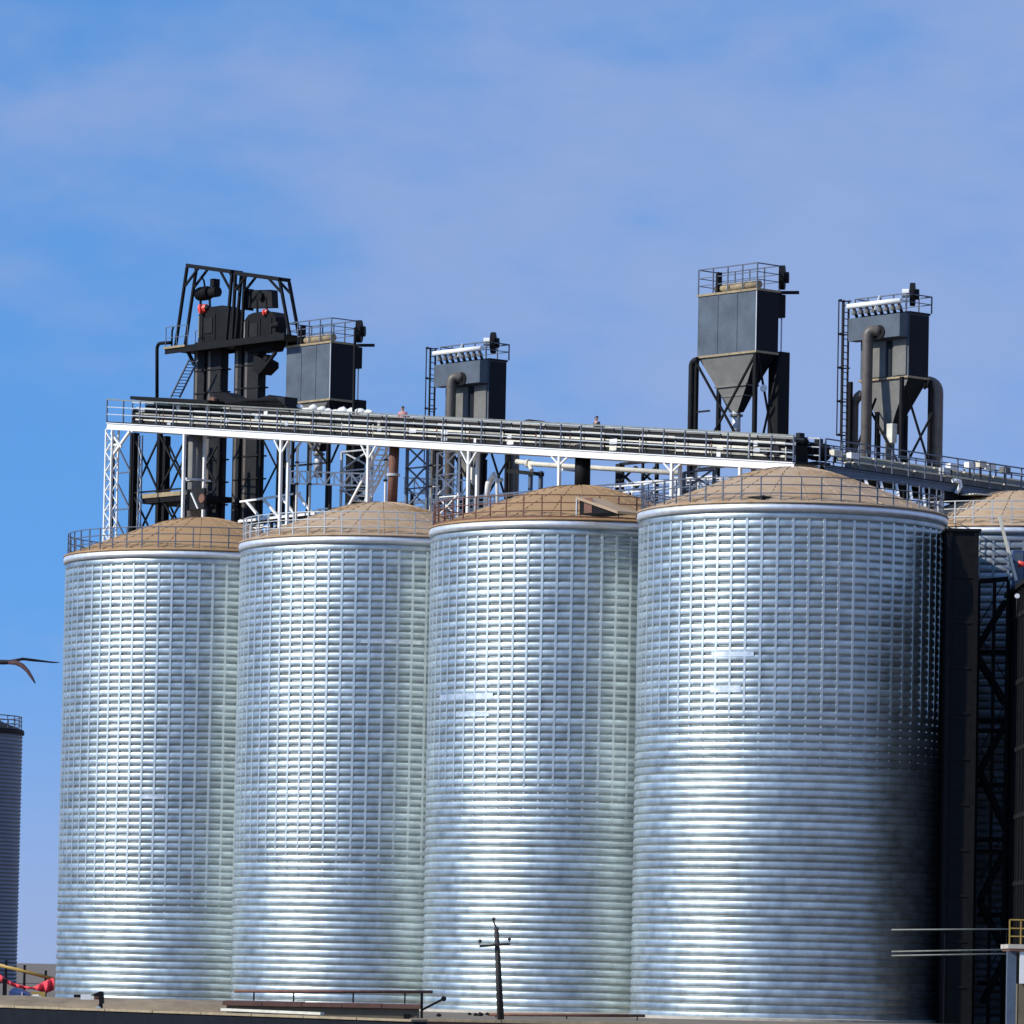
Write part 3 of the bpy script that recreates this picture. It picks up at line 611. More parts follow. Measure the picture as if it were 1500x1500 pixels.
def box_collector(label, tl, trr, bly, side, hopb, hopy, railtop, CQ=CQ):
    """bin with plain grey front, tapering hopper, braced legs; pixels of the front face corners"""
    a, b = Q(tl[0], tl[1], CQ), Q(trr[0], trr[1], CQ); u0, u1 = a.x, b.x; zt = (a.z + b.z) / 2
    zb = Q(tl[0], bly, CQ).z; s = Q(side, trr[1], CQ); dq = QU(side, trr[1] + 3, u1).y - CQ
    q0, q1 = CQ, CQ + dq
    t = thing('dust_collector', label, 'dust collector', V((u0 + u1) / 2, CQ, 0), group='box dust collectors')
    o = bx('filter_box', 'grey', t, V(u0, q0, zb), V(u1, q1, zt))
    bx('side_shade_sheet', 'navy', o, V(u1 + .003, q0 + .03, zb + .02), V(u1 + .02, q1 - .03, zt - .02))  # shade of the unlit box side painted as a dark sheet
    bx('bottom_flange', 'tan', o, V(u0 - .03, q0 - .03, zb - .10), V(u1 + .03, q1 + .03, zb - .004))
    bx('corner_angle', 'railpale', o, V(u1 - .05, q0 - .012, zb), V(u1 + .004, q0 - .003, zt))
    for f in (.34, .67):
        x = u0 + (u1 - u0) * f; bx('panel_seam', 'grey', o, V(x - .02, q0 - .022, zb + .01), V(x + .02, q0 - .003, zt - .01))
    hz = Q(tl[0], hopy, CQ).z; um = (u0 + u1) / 2; qm = (q0 + q1) / 2; hw = hopb
    mid = zb + (hz - zb) * .55; zs = [zb - .104, mid, hz]; fs = [1.0, 1 - .55 * (1 - hw / (u1 - u0)), hw / (u1 - u0)]
    h = MB().loft([[V(um - (um - u0 - .06) * f, qm - (qm - q0 - .05) * max(f, .3), z), V(um + (u1 - um - .06) * f, qm - (qm - q0 - .05) * max(f, .3), z), V(um + (u1 - um - .06) * f, qm + (q1 - qm - .05) * max(f, .3), z), V(um - (um - u0 - .06) * f, qm + (q1 - qm - .05) * max(f, .3), z)] for z, f in zip(zs, fs)]).build('hopper', 'greyb', t)
    MB().loft([[V(um + (u1 - um - .06) * f + .004, qm - (qm - q0 - .05) * max(f, .3) + .02, z), V(um + (u1 - um - .06) * f + .016, qm - (qm - q0 - .05) * max(f, .3) + .02, z), V(um + (u1 - um - .06) * f + .016, qm + (q1 - qm - .05) * max(f, .3), z), V(um + (u1 - um - .06) * f + .004, qm + (q1 - qm - .05) * max(f, .3), z)] for z, f in zip(zs, fs)]).build('hopper_shade', 'navy', h)  # dark sheet paints shade on the hopper's unlit face
    f = fs[1]; bx('hopper_band', 'greyb', h, V(um - (um - u0) * f, qm - (qm - q0) * f - .05, mid - .05), V(um + (u1 - um) * f, qm + (qm - q0) * f + .05, mid + .05))
    f = fs[1] * .62 + fs[2] * .38; z2 = mid + (hz - mid) * .38; bx('hopper_band', 'greyb', h, V(um - (um - u0) * f, qm - (qm - q0) * f - .05, z2 - .04), V(um + (u1 - um) * f, qm + (qm - q0) * f + .05, z2 + .04))
    tb('outlet', 'railpale', t, [V(um, qm, hz + .05), V(um, qm, hz - 1.3)], hw * .38, 12)
    MB().disc(V(um, qm, hz - .15), (0, 0, 1), hw * .55, .09, 16).build('outlet_flange', 'greyb', t)
    zk = zb - .12
    for x in (u0 - .02, u1 + .0):
        for q in (q0 - .02, q1 + .05): br('leg', 'black', t, V(x, q, 0), V(x, q, zk), .17)
    zlow = Q(tl[0], 640, CQ).z - 1.5
    for q in (q0 - .12,):
        br('cross_brace', 'black', t, V(u0, q, zk - .1), V(u1, q, zlow), .09); br('cross_brace', 'black', t, V(u1, q + .07, zk - .1), V(u0, q + .07, zlow), .09)
        br('tie_bar', 'dark', t, V(u0, q, zlow), V(u1, q, zlow), .09); br('tie_bar', 'dark', t, V(u0, q + .1, (zk + zlow) / 2 + .1), V(u0 + .9, q + .1, (zk + zlow) / 2 + .1), .08)
    br('cross_brace', 'black', t, V(u1 + .1, q0, zk), V(u1 + .1, q1, zlow), .08); br('cross_brace', 'black', t, V(u1 + .17, q1, zk), V(u1 + .17, q0, zlow), .08)
    # left riser pipe and right dark down duct with fan box
    tb('riser_pipe', 'dark', t, bend(V(u0 + .15, q0 - .10, zk - .05), V(u0 - .22, q0 - .14, zk - .1), V(u0 - .22, q0 - .14, 10), 4, .25), .14, 10)
    bx('down_duct', 'black', t, V(u1 - .75, q1 + .15, 12), V(u1 + .02, q1 + .75, zk + .2))
    bx('fan_box', 'dark', t, V(u1 + .0, q1 + .76, zlow + .1), V(u1 + .06, q1 + 1.15, zlow + 1.0))
    MB().disc(V(u1 + .12, q0 + .4, zk - 1.6), (1, -.8, 0), .16, .12).build('sight_port', 'white', t)
    # roof: ledge, dusty valve bank, railing, fan disc, side cabinet
    bx('roof_ledge', 'tan', t, V(u0 - .05, q0 - .05, zt + .002), V(u1 + .05, q1 + .05, zt + .10))
    n = 7
    for i in range(n):
        x = u0 + (u1 - u0) * (.30 + .62 * i / n); MB().tube([V(x, q0 + .3, zt + .10), V(x, q0 + .3, zt + .48)], .15, 10).build('pulse_valve', 'tan', t, True)
    tb('air_header', 'tan', t, [V(u0 + .25 * (u1 - u0), q0 + .25, zt + .30), V(u1 - .1, q0 + .25, zt + .30)], .18, 10)
    bx('valve_cabinet', 'black', t, V(u0 + .30 * (u1 - u0), q0 - .02, zt + .11), V(u0 + .30 * (u1 - u0) + .14, q0 + .25, zt + 1.05))
    roofrail(t, u0, u1, q0, q1, zt + .1, Q(tl[0], railtop, CQ).z - zt - .1)
    c = V(u1 - .1, q1 + .30, zt + .75)
    fd = MB().disc(c, (.76, .65, 0), .56, .24, 18).build('exhaust_fan', 'black', t); MB().disc(c + V(.17, .14, 0), (.76, .65, 0), .26, .16, 14).build('fan_hub', 'dark', fd)
    br('fan_bracket', 'black', t, V(u1 - .3, q1 + .05, zt + .05), V(u1 + .55, q1 + .75, zt + .05), .14)
    bx('side_cabinet', 'black', t, V(u1 - .35, q1 + .003, zt - 1.1), V(u1 + .02, q1 + .42, zt - .05))
    tb('cable_conduit', 'railpale', t, [V(u1 - .05, q1 + .25, zt - 1.1), V(u1 - .05, q1 + .25, zk - 2.2)], .035, 6)
    return t
box_collector('tall grey box dust collector with open braced hopper and legs, above the widest silo', (1023, 432), (1109, 428), 522, 1141, .55, 606, 396)
box_collector('smaller grey box dust collector right of the elevators, its foot behind white sacks', (420, 508), (485, 504), 590, 521, .55, 662, 474, 7.0)

def duct_collector(label, x0, x1, xs_, hy0, hy1, boxb, hopy, railtop, pipe_y, pipe_px, lowy):
    """collector with white header pipe, projecting header box, panelled body, ducts"""
    a, b = Q(x0, hy0, CQ), Q(x1, hy0 - 3, CQ); u0, u1 = a.x, b.x; zh1 = a.z; zh0 = Q(x0, hy1, CQ).z
    bq = CQ + .55; dq = QU(xs_, hy0, u1 + .05).y - bq; q1 = bq + max(dq, 1.1)
    zb = Q(x0, boxb, CQ).z; hz = Q(x0, hopy, CQ).z; um = (u0 + u1) / 2
    t = thing('ducted_collector', label, 'dust collector', V(um, CQ, 0), group='ducted dust collectors')
    o = bx('filter_box', 'grey', t, V(u0 + .25, bq, zb), V(u1 + .05, q1, zh1 + .05))
    bx('side_shade_sheet', 'navy', o, V(u1 + .053, bq + .03, zb + .02), V(u1 + .07, q1 - .03, zh1))  # unlit side of the box darkened by a painted sheet
    w = u1 - u0
    for f in (.32, .72): bx('front_panel', 'greyb', o, V(u0 + w * f, bq - .06, zb + .05), V(u0 + w * (f + .26), bq - .003, zh0 - .08))
    bx('panel_gap', 'navy', o, V(u0 + w * .60, bq - .035, zb + .05), V(u0 + w * .70, bq - .003, zh0 - .08))
    bx('bottom_flange', 'tan', o, V(u0 + .2, bq - .08, zb - .09), V(u1 + .1, q1 + .03, zb - .004))
    MB().loft([[V(u0, CQ, zh0), V(u1, CQ, zh0), V(u1, bq - .004, zh0), V(u0, bq - .004, zh0)], [V(u0, CQ, zh1), V(u1, CQ, zh1), V(u1, bq - .004, zh1 + .1), V(u0, bq - .004, zh1 + .1)]]).build('header_box', 'grey', t)
    bx('box_roof', 'dark', t, V(u0 + .2, bq - .02, zh1 + .053), V(u1 + .1, q1 + .04, zh1 + .14))
    pz1 = Q(x0, pipe_y, CQ + .1).z
    tb('header_pipe', 'white', t, [V(u0 - .15, CQ + .1, pz1), V(u1 + .0, CQ + .1, pz1)], .12, 12)
    br('pipe_stay', 'white', t, V(um, CQ + .05, pz1 - .3), V(um + .1, CQ + .25, pz1 + .35), .08)
    n = 8
    for i in range(n):
        x = u0 + w * (i + .5) / n
        tb('blow_pipe', 'dark', t, [V(x, CQ + .12, pz1 - .1), V(x + .06, CQ + .3, zh1 + .02)], .07, 8)
        MB().disc(V(x, CQ + .16, pz1 - .30), (0, 0, 1), .13, .16, 10).build('pulse_valve', 'greyb', t)
    # hopper skewed to the left-front, shade painted on its right side as a dark sheet
    qm = (bq + q1) / 2
    MB().loft([[V(u0 + .28, bq + .02, zb - .094), V(u1 + .02, bq + .02, zb - .094), V(u1 + .02, q1 - .02, zb - .094), V(u0 + .28, q1 - .02, zb - .094)],
               [V(um - .55, bq + .15, hz), V(um + .75, bq + .15, hz), V(um + .75, q1 - .35, hz), V(um - .55, q1 - .35, hz)], [V(um - .25, bq + .2, hz - .9), V(um + .35, bq + .2, hz - .9), V(um + .35, q1 - .4, hz - .9), V(um - .25, q1 - .4, hz - .9)]]).build('hopper', 'greyb', t)
    MB().loft([[V(x + .004, qa, z), V(x + .018, qa, z), V(x + .018, qb, z), V(x + .004, qb, z)] for x, qa, qb, z in ((u1 + .02, bq + .04, q1 - .02, zb - .094), (um + .75, bq + .17, q1 - .35, hz), (um + .35, bq + .22, q1 - .4, hz - .9))]).build('hopper_shade', 'navy', t)
    tb('outlet', 'greyb', t, [V(um + .05, qm - .1, hz - .85), V(um + .05, qm - .1, hz - 2.6)], .22, 12)
    bx('screw_gearbox', 'cream', t, V(um + .7, CQ + .2, hz - 1.4), V(um + 1.05, CQ + .5, hz - .55))
    for x in (u0 + .1, um + .2, u1 + .1):
        for q in (CQ + .1, q1 + .1): br('leg', 'black', t, V(x, q, 0), V(x, q, zb - .1 if x != um + .2 else hz), .15)
    zlow = lowy and Q(x0, lowy, CQ).z
    br('cross_brace', 'black', t, V(um + .2, CQ + .0, hz + .6), V(u0 + .1, CQ + .0, zlow), .08); br('cross_brace', 'black', t, V(um - .5, CQ + .08, hz + .5), V(u1 + .1, CQ + .08, zlow), .08)
    br('cross_brace', 'black', t, V(u1 + .2, CQ + .2, zb - .5), V(u1 + .2, q1 + .1, zlow), .08); br('cross_brace', 'black', t, V(u1 + .27, q1 + .1, hz), V(u1 + .27, CQ + .2, zlow), .08)
    # front riser with elbow under the header, rear down-duct with elbow, left riser
    px_ = Q(pipe_px, hy1, CQ - .25).x
    tb('riser_pipe', 'pipe', t, bend(V(px_ + .45, CQ + .1, zh0 + .28), V(px_, CQ - .25, zh0 + .42), V(px_, CQ - .25, 12), 6, .4), .24, 14)
    MB().disc(V(px_ + .5, CQ - .02, zh0 + .25), (0, 1, 0), .32, .05, 18).build('elbow_flange', 'black', t)
    tb('side_duct', 'pipe', t, bend(V(u1 - .3, q1 - .05, zb - .15), V(u1 + .1, q1 + .55, zb - .15), V(u1 + .1, q1 + .55, 12), 6, .5), .27, 14)
    MB().disc(V(u1 - .22, q1 + .08, zb - .14), (.55, .8, 0), .34, .06, 18).build('duct_flange', 'black', t)
    tb('left_riser', 'pipe', t, bend(V(u0 + .3, bq + .1, zb - .6), V(u0 - .02, bq - .1, zb - .85), V(u0 - .02, bq - .1, 12), 5, .3), .22, 12)
    # caged ladder
    l0 = u0 - .42
    ld = thing_child(t, 'ladder')
    zt_ = Q(x0, railtop, CQ).z; zlb = Q(x0, lowy - 55, CQ).z
    for d in (0, .32): br('ladder_rail', 'dark', t, V(l0, CQ + .1 + d, zlb - 1.2), V(l0, CQ + .1 + d, zt_), .07)
    k = 0; z = zlb - 1.1
    while z < zt_: br('rung', 'dark', t, V(l0, CQ + .13, z), V(l0, CQ + .39, z), .035); z += .3
    for z in [zlb + (zt_ - zlb) * i / 4 for i in range(5)]:
        MB().tube([V(l0 - .38 * sin(pi * i / 8), CQ + .26 - .3 * cos(pi * i / 8), z) for i in range(9)], .035, 6).build('cage_hoop', 'dark', t)
    for i in (3, 5): br('cage_strap', 'dark', t, V(l0 - .38 * sin(pi * i / 8), CQ + .26 - .3 * cos(pi * i / 8), zlb), V(l0 - .38 * sin(pi * i / 8), CQ + .26 - .3 * cos(pi * i / 8), zt_), .04)
    roofrail(t, u0 + .1, u1 + .1, CQ + .3, q1 + .1, zh1 + .14, zt_ - zh1 - .14)
    c = V(u1 - .25, bq + .5, zh1 + .95)
    fd = MB().disc(c, (.76, .65, 0), .52, .22, 18).build('exhaust_fan', 'black', t); MB().disc(c + V(.16, .13, 0), (.76, .65, 0), .24, .16, 14).build('fan_hub', 'dark', fd)
    MB().disc(c + V(-.24, -.2, .05), (.76, .65, 0), .2, .3, 12).build('fan_motor', 'white', t)
    return t
def thing_child(t, n): return None
duct_collector('ducted grey dust collector with white header pipe and fat side duct, near the right edge', 1243, 1318, 1361, 467, 500, 556, 607, 438, 449, 1271, 690)
duct_collector('smaller ducted dust collector with white header pipe, standing mid-gallery', 636, 703, 742, 535, 567, 622, 672, 508, 518, 661, 740)

# ------------------------------------------------------------------ steelwork between and behind the silo roofs
# roof-level walkway behind the row
WQ0, WQ1 = 4.9, 5.6
t = thing('roof_walkway', 'white railed walkway at roof level behind the middle silos', 'walkway', V(Q(520, 750, WQ0).x, WQ0, H - .3))
ua, ub = Q(466, 740, WQ0).x, Q(1050, 740, WQ0).x; wz = H + 1.45
bx('deck', 'dark', t, V(ua, WQ0, wz - .12), V(ub, WQ1, wz))
for q in (WQ0 - .03, WQ1 + .03):
    rl = br('handrail', 'white', t, V(ua, q, wz + 1.3), V(ub, q, wz + 1.3), .07)
    for z in (.35, .7, 1.0): br('rail', 'white', rl, V(ua, q, wz + z), V(ub, q, wz + z), .06)
    k = 0; u = ua
    pm = MB().bar((0, 0, -.1), (0, 0, 1.3), .065).mesh('railing_post', M['white'])
    while u < ub: inst('railing_post', pm, rl, (u, q, wz)); u += 1.45
u = ua + .5
while u < ub: br('support_post', 'dark', t, V(u, WQ0 + .4, 0), V(u, WQ0 + .4, wz - .12), .18); u += 6.0
def lattice(label, x0, y0, x1, y1, dpx, q, n, m, w=.07, legs=()):
    t = thing('lattice_girder', label, 'girder', Q((x0 + x1) / 2, (y0 + y1) / 2 + dpx, q))
    ta, tb_ = Q(x0, y0, q), Q(x1, y1, q); ba, bb = Q(x0, y0 + dpx, q), Q(x1, y1 + dpx, q)
    br('top_chord', m, t, ta, tb_, w); br('bottom_chord', m, t, ba, bb, w)
    for i in range(n):
        a = (ta if i % 2 else ba).lerp(tb_ if i % 2 else bb, i / n); b = (ba if i % 2 else ta).lerp(bb if i % 2 else tb_, (i + 1) / n); br('lacing_bar', m, t, a, b, w * .8)
        br('web_post', m, t, ta.lerp(tb_, i / n) + V(0, .05, 0), ba.lerp(bb, i / n) + V(0, .05, 0), w * .7)
    for f in legs:
        c = ba.lerp(bb, f); br('girder_leg', 'dark', t, V(c.x, q + .08, 0), c + V(0, .08, 0), .12)
    return t
lattice('pale lattice girder low between the leftmost and second silo roofs', 352, 762, 470, 748, 14, 5.9, 8, 'white', .08, (.1, .9))
lattice('pale lattice girder beside the brown chute, in the gap left of the hatch silo', 592, 700, 690, 704, 22, 4.2, 7, 'railpale', .07, (.1, .9))
lattice('upper white lattice rail under the gallery behind the white stair', 425, 690, 540, 694, 18, 4.3, 9, 'white', .07, (.05, .5, .95))
lattice('white lattice rail in the gap left of the widest silo roof', 985, 700, 1075, 706, 20, 4.4, 7, 'white', .07, (.1, .9))
def xframe(label, x0, x1, y0, y1, q, n, m, wleg=.12, w=.07):
    t = thing('braced_trestle', label, 'trestle', V(Q((x0 + x1) / 2, 700, q).x, q, 0)); ua, ub = Q(x0, 700, q).x, Q(x1, 700, q).x; za, zb = Q((x0 + x1) / 2, y1, q).z, Q((x0 + x1) / 2, y0, q).z
    for u in (ua, ub): br('frame_leg', m, t, V(u, q, 0), V(u, q, zb), wleg)
    for k in range(n):
        z0, z1 = za + (zb - za) * k / n, za + (zb - za) * (k + 1) / n
        br('cross_brace', m, t, V(ua, q - .09, z0), V(ub, q - .09, z1), w); br('cross_brace', m, t, V(ub, q + .09, z0), V(ua, q + .09, z1), w); br('tie_bar', m, t, V(ua, q, z1), V(ub, q, z1), w)
    return t
xframe('slate braced frame right of the rust brown chute', 596, 626, 655, 745, 3.4, 3, 'rail')
xframe('dark braced frame between the elevators and the twin white legs', 381, 428, 640, 735, 6.2, 1, 'black')
xframe('pale braced frame behind the white stair over the second silo', 500, 545, 660, 745, 5.8, 3, 'railpale', .10)
xframe('white slim braced frame left of the gooseneck spout', 640, 672, 662, 760, 3.0, 3, 'white', .08, .05)
xframe('slate braced frame left of the widest silo roof, under the gallery end', 1002, 1046, 690, 745, 3.2, 2, 'rail')
for k, (x, y0, y1, q, m, lab) in enumerate(((436, 655, 745, 3.9, 'white', 'thin white standpipe right of the twin white legs'), (455, 660, 742, 4.0, 'railpale', 'thin grey standpipe under the left box collector'), (566, 652, 738, 2.6, 'white', 'thin white standpipe beside the brown chute'), (632, 660, 748, 2.6, 'cream', 'thin cream standpipe left of the mid collector legs'), (1020, 688, 738, 3.6, 'white', 'thin white standpipe under the end of the white girder'))):
    a, b = Q(x, y0, q), Q(x, y1, q); t = thing('standpipe', lab, 'pipe', V(a.x, q, 0))
    tb('pipe_shaft', m, t, [V(a.x, q, 0), V(a.x, q, a.z), V(a.x + .25, q, a.z + .2)], .06, 8)
    for f in (.25, .6): c = a.lerp(b, f); MB().disc(V(a.x, q, c.z), (0, 0, 1), .12, .08, 10).build('pipe_clamp', 'dark', t); br('pipe_arm', m, t, V(a.x, q, c.z), V(a.x + .55, q + .1, c.z), .05)
for px in (412, 540, 687, 820, 985):
    u = Q(px, 650, GQ0).x
    for d in (-.55, .55): br('knee_brace', 'white', GAL, V(u + .06 * (1 if d > 0 else -1), GQ0, gz(u) - (.6 if px < 800 else .35)), V(u + d, GQ0, gz(u + d) - .003), .07)
# stair up to the gallery
ladder('white steel stair climbing to the gallery above the second silo', Q(505, 752, 3.2), Q(556, 655, 2.0), (.35, .75, 0), 'white', 13, 'gallery_stair', .22)
sa, sb = Q(505, 752, 3.1), Q(556, 655, 1.95)
t = thing('stair_handrail', 'white handrail along the gallery stair above the second silo', 'handrail', sa)
br('top_rail', 'white', t, sa + V(.4, .8, .95), sb + V(.4, .8, .95), .07); br('mid_rail', 'white', t, sa + V(.4, .8, .5), sb + V(.4, .8, .5), .05)
for i in range(5): c = sa.lerp(sb, (i + .3) / 5) + V(.4, .8, 0); br('railing_post', 'white', t, c, c + V(0, 0, .95), .055)
# white roof bridge with slanting bars between the two left silos
t = thing('slanted_railing', 'white railing with slanting bars between the two left silo roofs', 'railing', Q(400, 760, 4.4))
rq = 4.4
br('top_rail', 'white', t, Q(352, 735, rq), Q(440, 722, rq), .10); br('bottom_rail', 'white', t, Q(350, 764, rq), Q(462, 752, rq), .12)
for (x0, y0, x1, y1) in ((361, 734, 383, 761), (385, 730, 408, 757), (412, 727, 432, 754), (436, 723, 457, 752)): br('slant_bar', 'white', t, Q(x0, y0, rq), Q(x1, y1, rq), .11)
for x in (357, 398, 445): a = Q(x, 762, rq + .1); br('foot_post', 'dark', t, V(a.x, rq + .1, 0), V(a.x, rq + .1, a.z + .4), .12)
MB().bar(Q(350, 768, rq + .6), Q(462, 757, rq + .6), 1.0, .08).build('walk_plate', 'dark', t)
# chutes from gallery to the roof centres
def chute(u, label, m, r, off=.0, q=1.0):
    r_ = min(math.hypot(u - s, q) for s in SU); zb = H + roofz(r_) - .03
    t = thing('grain_chute', label, 'chute', V(u, q, zb), group='grain chutes under the gallery')
    zt = gz(u) + .2
    tb('chute_pipe', m, t, [V(u, q, zb), V(u + off, q, zt)], r, 12)
    MB().disc(V(u, q, zb + .1), (0, 0, 1), r + .12, .1, 16).build('roof_collar', 'dark', t)
    if zt - zb > 2: MB().disc(V(u + off * .5, q, (zt + zb) / 2), (0, 0, 1), r + .08, .12, 16).build('joint_flange', 'railpale', t)
    return t
chute(Q(285, 700, 1.0).x, 'grey grain chute dropping to the peak of the leftmost silo', 'greyb', .34)
chute(Q(575, 700, 1.0).x, 'rust brown grain chute onto the second silo roof beside the stair', 'rust', .24, .1)
chute(Q(851, 690, .9).x, 'short fat black grain chute onto the silo with the roof hatch', 'black', .36)
# lower fittings on the leftmost silo peak
t = thing('slide_gate', 'dark slide gate with white hand bar at the leftmost roof peak', 'gate valve', Q(292, 735, .6))
a = Q(276, 748, .6); b = Q(302, 715, .6); bx('gate_body', 'dark', t, V(a.x, .5, a.z), V(b.x, .64, b.z)); br('hand_bar', 'white', t, Q(280, 722, .45), Q(290, 745, .45), .07)
MB().disc(Q(296, 730, .48), (0, 1, 0), .22, .08).build('handwheel', 'rust', t)
# beige pipe on dark posts, trestle between the third and widest silo
PQ = 6.0
t = thing('beige_pipe', 'beige pipe on twin dark posts behind the silo with the roof hatch', 'pipe', Q(780, 740, PQ))
tb('pipe_run', 'cream', t, [Q(757, 676, PQ), Q(785, 680, PQ), Q(995, 693, PQ)], .12, 10)
MB().disc(Q(774, 679, PQ), (1, 0, 0), .2, .12).build('pipe_flange', 'cream', t); tb('pipe_stub', 'cream', t, [Q(775, 680, PQ), Q(779, 689, PQ - .5)], .10, 8)
br('pipe_beam', 'dark', t, Q(745, 690, PQ), Q(795, 695, PQ), .18)
for x in (775, 790): a = Q(x, 690, PQ); br('post', 'steelblue', t, V(a.x, PQ + .1, 0), V(a.x, PQ + .1, a.z), .16)
t = thing('braced_trestle', 'dark star-braced trestle in the gap left of the widest silo roof', 'trestle', V(Q(930, 720, PQ + .6).x, PQ + .6, 0))
u0, u1 = Q(908, 700, PQ + .6).x, Q(962, 700, PQ + .6).x; z0, z1 = Q(930, 742, PQ + .6).z, Q(930, 678, PQ + .6).z; um = (u0 + u1) / 2
for u, w in ((u0, .3), (u1, .14), (um + .3, .10)): br('trestle_leg', 'dark', t, V(u, PQ + .6, 0), V(u, PQ + .6, z1), w)
for aa, bb in ((u0, u1), (u1, u0)):
    br('cross_brace', 'dark', t, V(aa, PQ + .5, z0), V(bb, PQ + .5, z1 - .3), .09)
    br('cross_brace', 'dark', t, V(aa, PQ + .7, (z0 + z1) / 2 - .1), V(um, PQ + .7, z0 - .2), .08); br('cross_brace', 'dark', t, V(aa, PQ + .42, (z0 + z1) / 2), V(um, PQ + .42, z1 - .2), .08)
br('tie_bar', 'dark', t, V(u0, PQ + .6, z1), V(u1, PQ + .6, z1), .12)
# white gooseneck spout left of the hatch silo
t = thing('gooseneck_spout', 'white gooseneck spout rising from the left of the hatch silo roof', 'spout', Q(718, 748, 2.2))
tb('spout_pipe', 'white', t, [Q(711, 748, 2.2), Q(712, 728, 2.2), Q(716, 708, 2.2), Q(724, 695, 2.2), Q(728, 706, 2.2), Q(729, 748, 2.2)], [.10, .13, .16, .14, .08, .08], 10)
MB().disc(Q(733, 703, 2.2), (1, 0, 0), .09, .25).build('spout_cap', 'railpale', t)
# roof hatch on the third silo
t = thing('roof_hatch', 'dark open hatch house with tan lean-to lid on the rusty-railed silo roof', 'hatch', Q(875, 762, -5.2))
hq = -5.2
a, b, c, d = Q(849, 764, hq), Q(849, 731, hq), Q(905, 752, hq), Q(905, 764, hq)
zf = H + .15
MB().loft([[V(p.x, q, z) for p, z in ((a, zf), (d, zf), (c, c.z), (b, b.z))] for q in (hq, hq + 1.3)]).build('hatch_box', 'black', t)
MB().loft([[V(b.x - .12, q, b.z), V(c.x + .12, q, c.z - .03), V(c.x + .12, q, c.z + .09), V(b.x - .12, q, b.z + .12)] for q in (hq - .12, hq + 1.5)]).build('lid', 'roof', t)
br('lid_prop', 'railpale', t, V(b.x - .06, hq - .1, zf), V(b.x - .06, hq - .1, b.z), .06)
bx('door', 'rust', t, V(a.x + .3, hq - .03, zf + .05), V(a.x + .8, hq - .003, zf + .7))
t = thing('roof_vent', 'small dark roof vent at the front of the widest silo roof', 'vent', Q(1110, 730, -5.2))
c = Q(1110, 730, -5.2); bx('vent_hood', 'dark', t, c + V(-.45, -.2, -.02), c + V(.45, .5, .08)); bx('vent_neck', 'roof', t, c + V(-.3, -.1, -.35), c + V(.3, .4, -.02))

# ------------------------------------------------------------------ right side: stair tower, dark elevator tower, platform
TX = 21.1; TY0, TY1 = 211.5, 221.3; TZ = 18.2
t = thing('elevator_tower', 'tall black clad tower filling the right edge of the view', 'tower', (TX + 4, 218, 0), 'W')
bx('cladding', 'black', t, V(TX, TY0, 0), V(TX + 9, TY1, TZ))
for k in range(8):
    y = TY0 + (TY1 - TY0) * (k + .5) / 8; bx('cladding_rib', 'black', t, V(TX - .08, y - .08, 0), V(TX - .003, y + .08, TZ))
for k in range(6): bx('floor_band', 'dark', t, V(TX - .06, TY0, 3 + k * 2.8), V(TX - .002, TY1, 3.18 + k * 2.8))
bx('roof_slab', 'dark', t, V(TX - .15, TY0 - .15, TZ + .003), V(TX + 9.15, TY1 + .15, TZ + .2))
t = thing('zigzag_stair', 'dark zigzag staircase in the shade between the widest silo and the black tower', 'stair', at(1455, 1480, 218.9), 'W')
SY = 218.9
flights = [((1432, 960), (1474, 1030)), ((1474, 1060), (1436, 1130)), ((1436, 1130), (1476, 1215)), ((1474, 1245), (1436, 1320)), ((1436, 1320), (1476, 1400)), ((1476, 1400), (1440, 1470)), ((1474, 880), (1432, 950))]
for (x0, y0), (x1, y1) in flights:
    a, b = at(x0, y0, SY), at(x1, y1, SY)
    br('stringer', 'black', t, a, b, .06, .24); br('stringer', 'black', t, a + V(0, .8, 0), b + V(0, .8, 0), .06, .24)
    rl = br('handrail', 'dark', t, a + V(0, 0, .95), b + V(0, 0, .95), .05)
    for i in range(8):
        c = a.lerp(b, (i + .5) / 8); bx('tread', 'dark', t, c + V(-.13, .03, -.02), c + V(.13, .77, .02))
for k, (ya, yb) in enumerate(((860, 955), (955, 1055), (1070, 1150), (1150, 1230), (1246, 1340), (1340, 1440))):
    br('frame_tie', 'black', t, at(1432, yb, SY + 1.3), at(1478, yb, SY + 1.3), .2)
for y in (1055, 1070, 1230, 1246):
    a, b = at(1388, y, SY + .9), at(1478, y + 1, SY + .9); MB().bar(a, b, 1.6, .12).build('landing', 'black', t)
for x in (1434, 1457, 1477):
    a = at(x, 850, SY - .05); br('stair_post', 'black', t, V(a.x, SY - .05, 0), a, .14)
a = at(1460, 850, SY); br('tie_beam', 'black', t, at(1434, 852, SY + .4), at(1477, 848, SY + .4), .2)
t = thing('lift_shaft', 'black narrow lift shaft in the gap right of the widest silo', 'shaft', V(at(1413, 1480, 216).x, 216, 0), 'W')
a, b = at(1388, 778, 216.0), at(1434, 778, 216.0)
bx('shaft_body', 'black', t, V(a.x, 216.0, 0), V(b.x, 218.5, a.z))
for k in range(11): bx('shaft_band', 'black', t, V(a.x - .03, 215.96, 1.5 + k * 1.9), V(b.x + .03, 215.997, 1.6 + k * 1.9))
for x in (a.x + .1, b.x - .1): bx('shaft_corner', 'black', t, V(x - .1, 215.94, 0), V(x + .1, 215.958, a.z))
bx('shaft_cap', 'black', t, V(a.x - .1, 215.9, a.z + .003), V(b.x + .1, 218.6, a.z + .12))
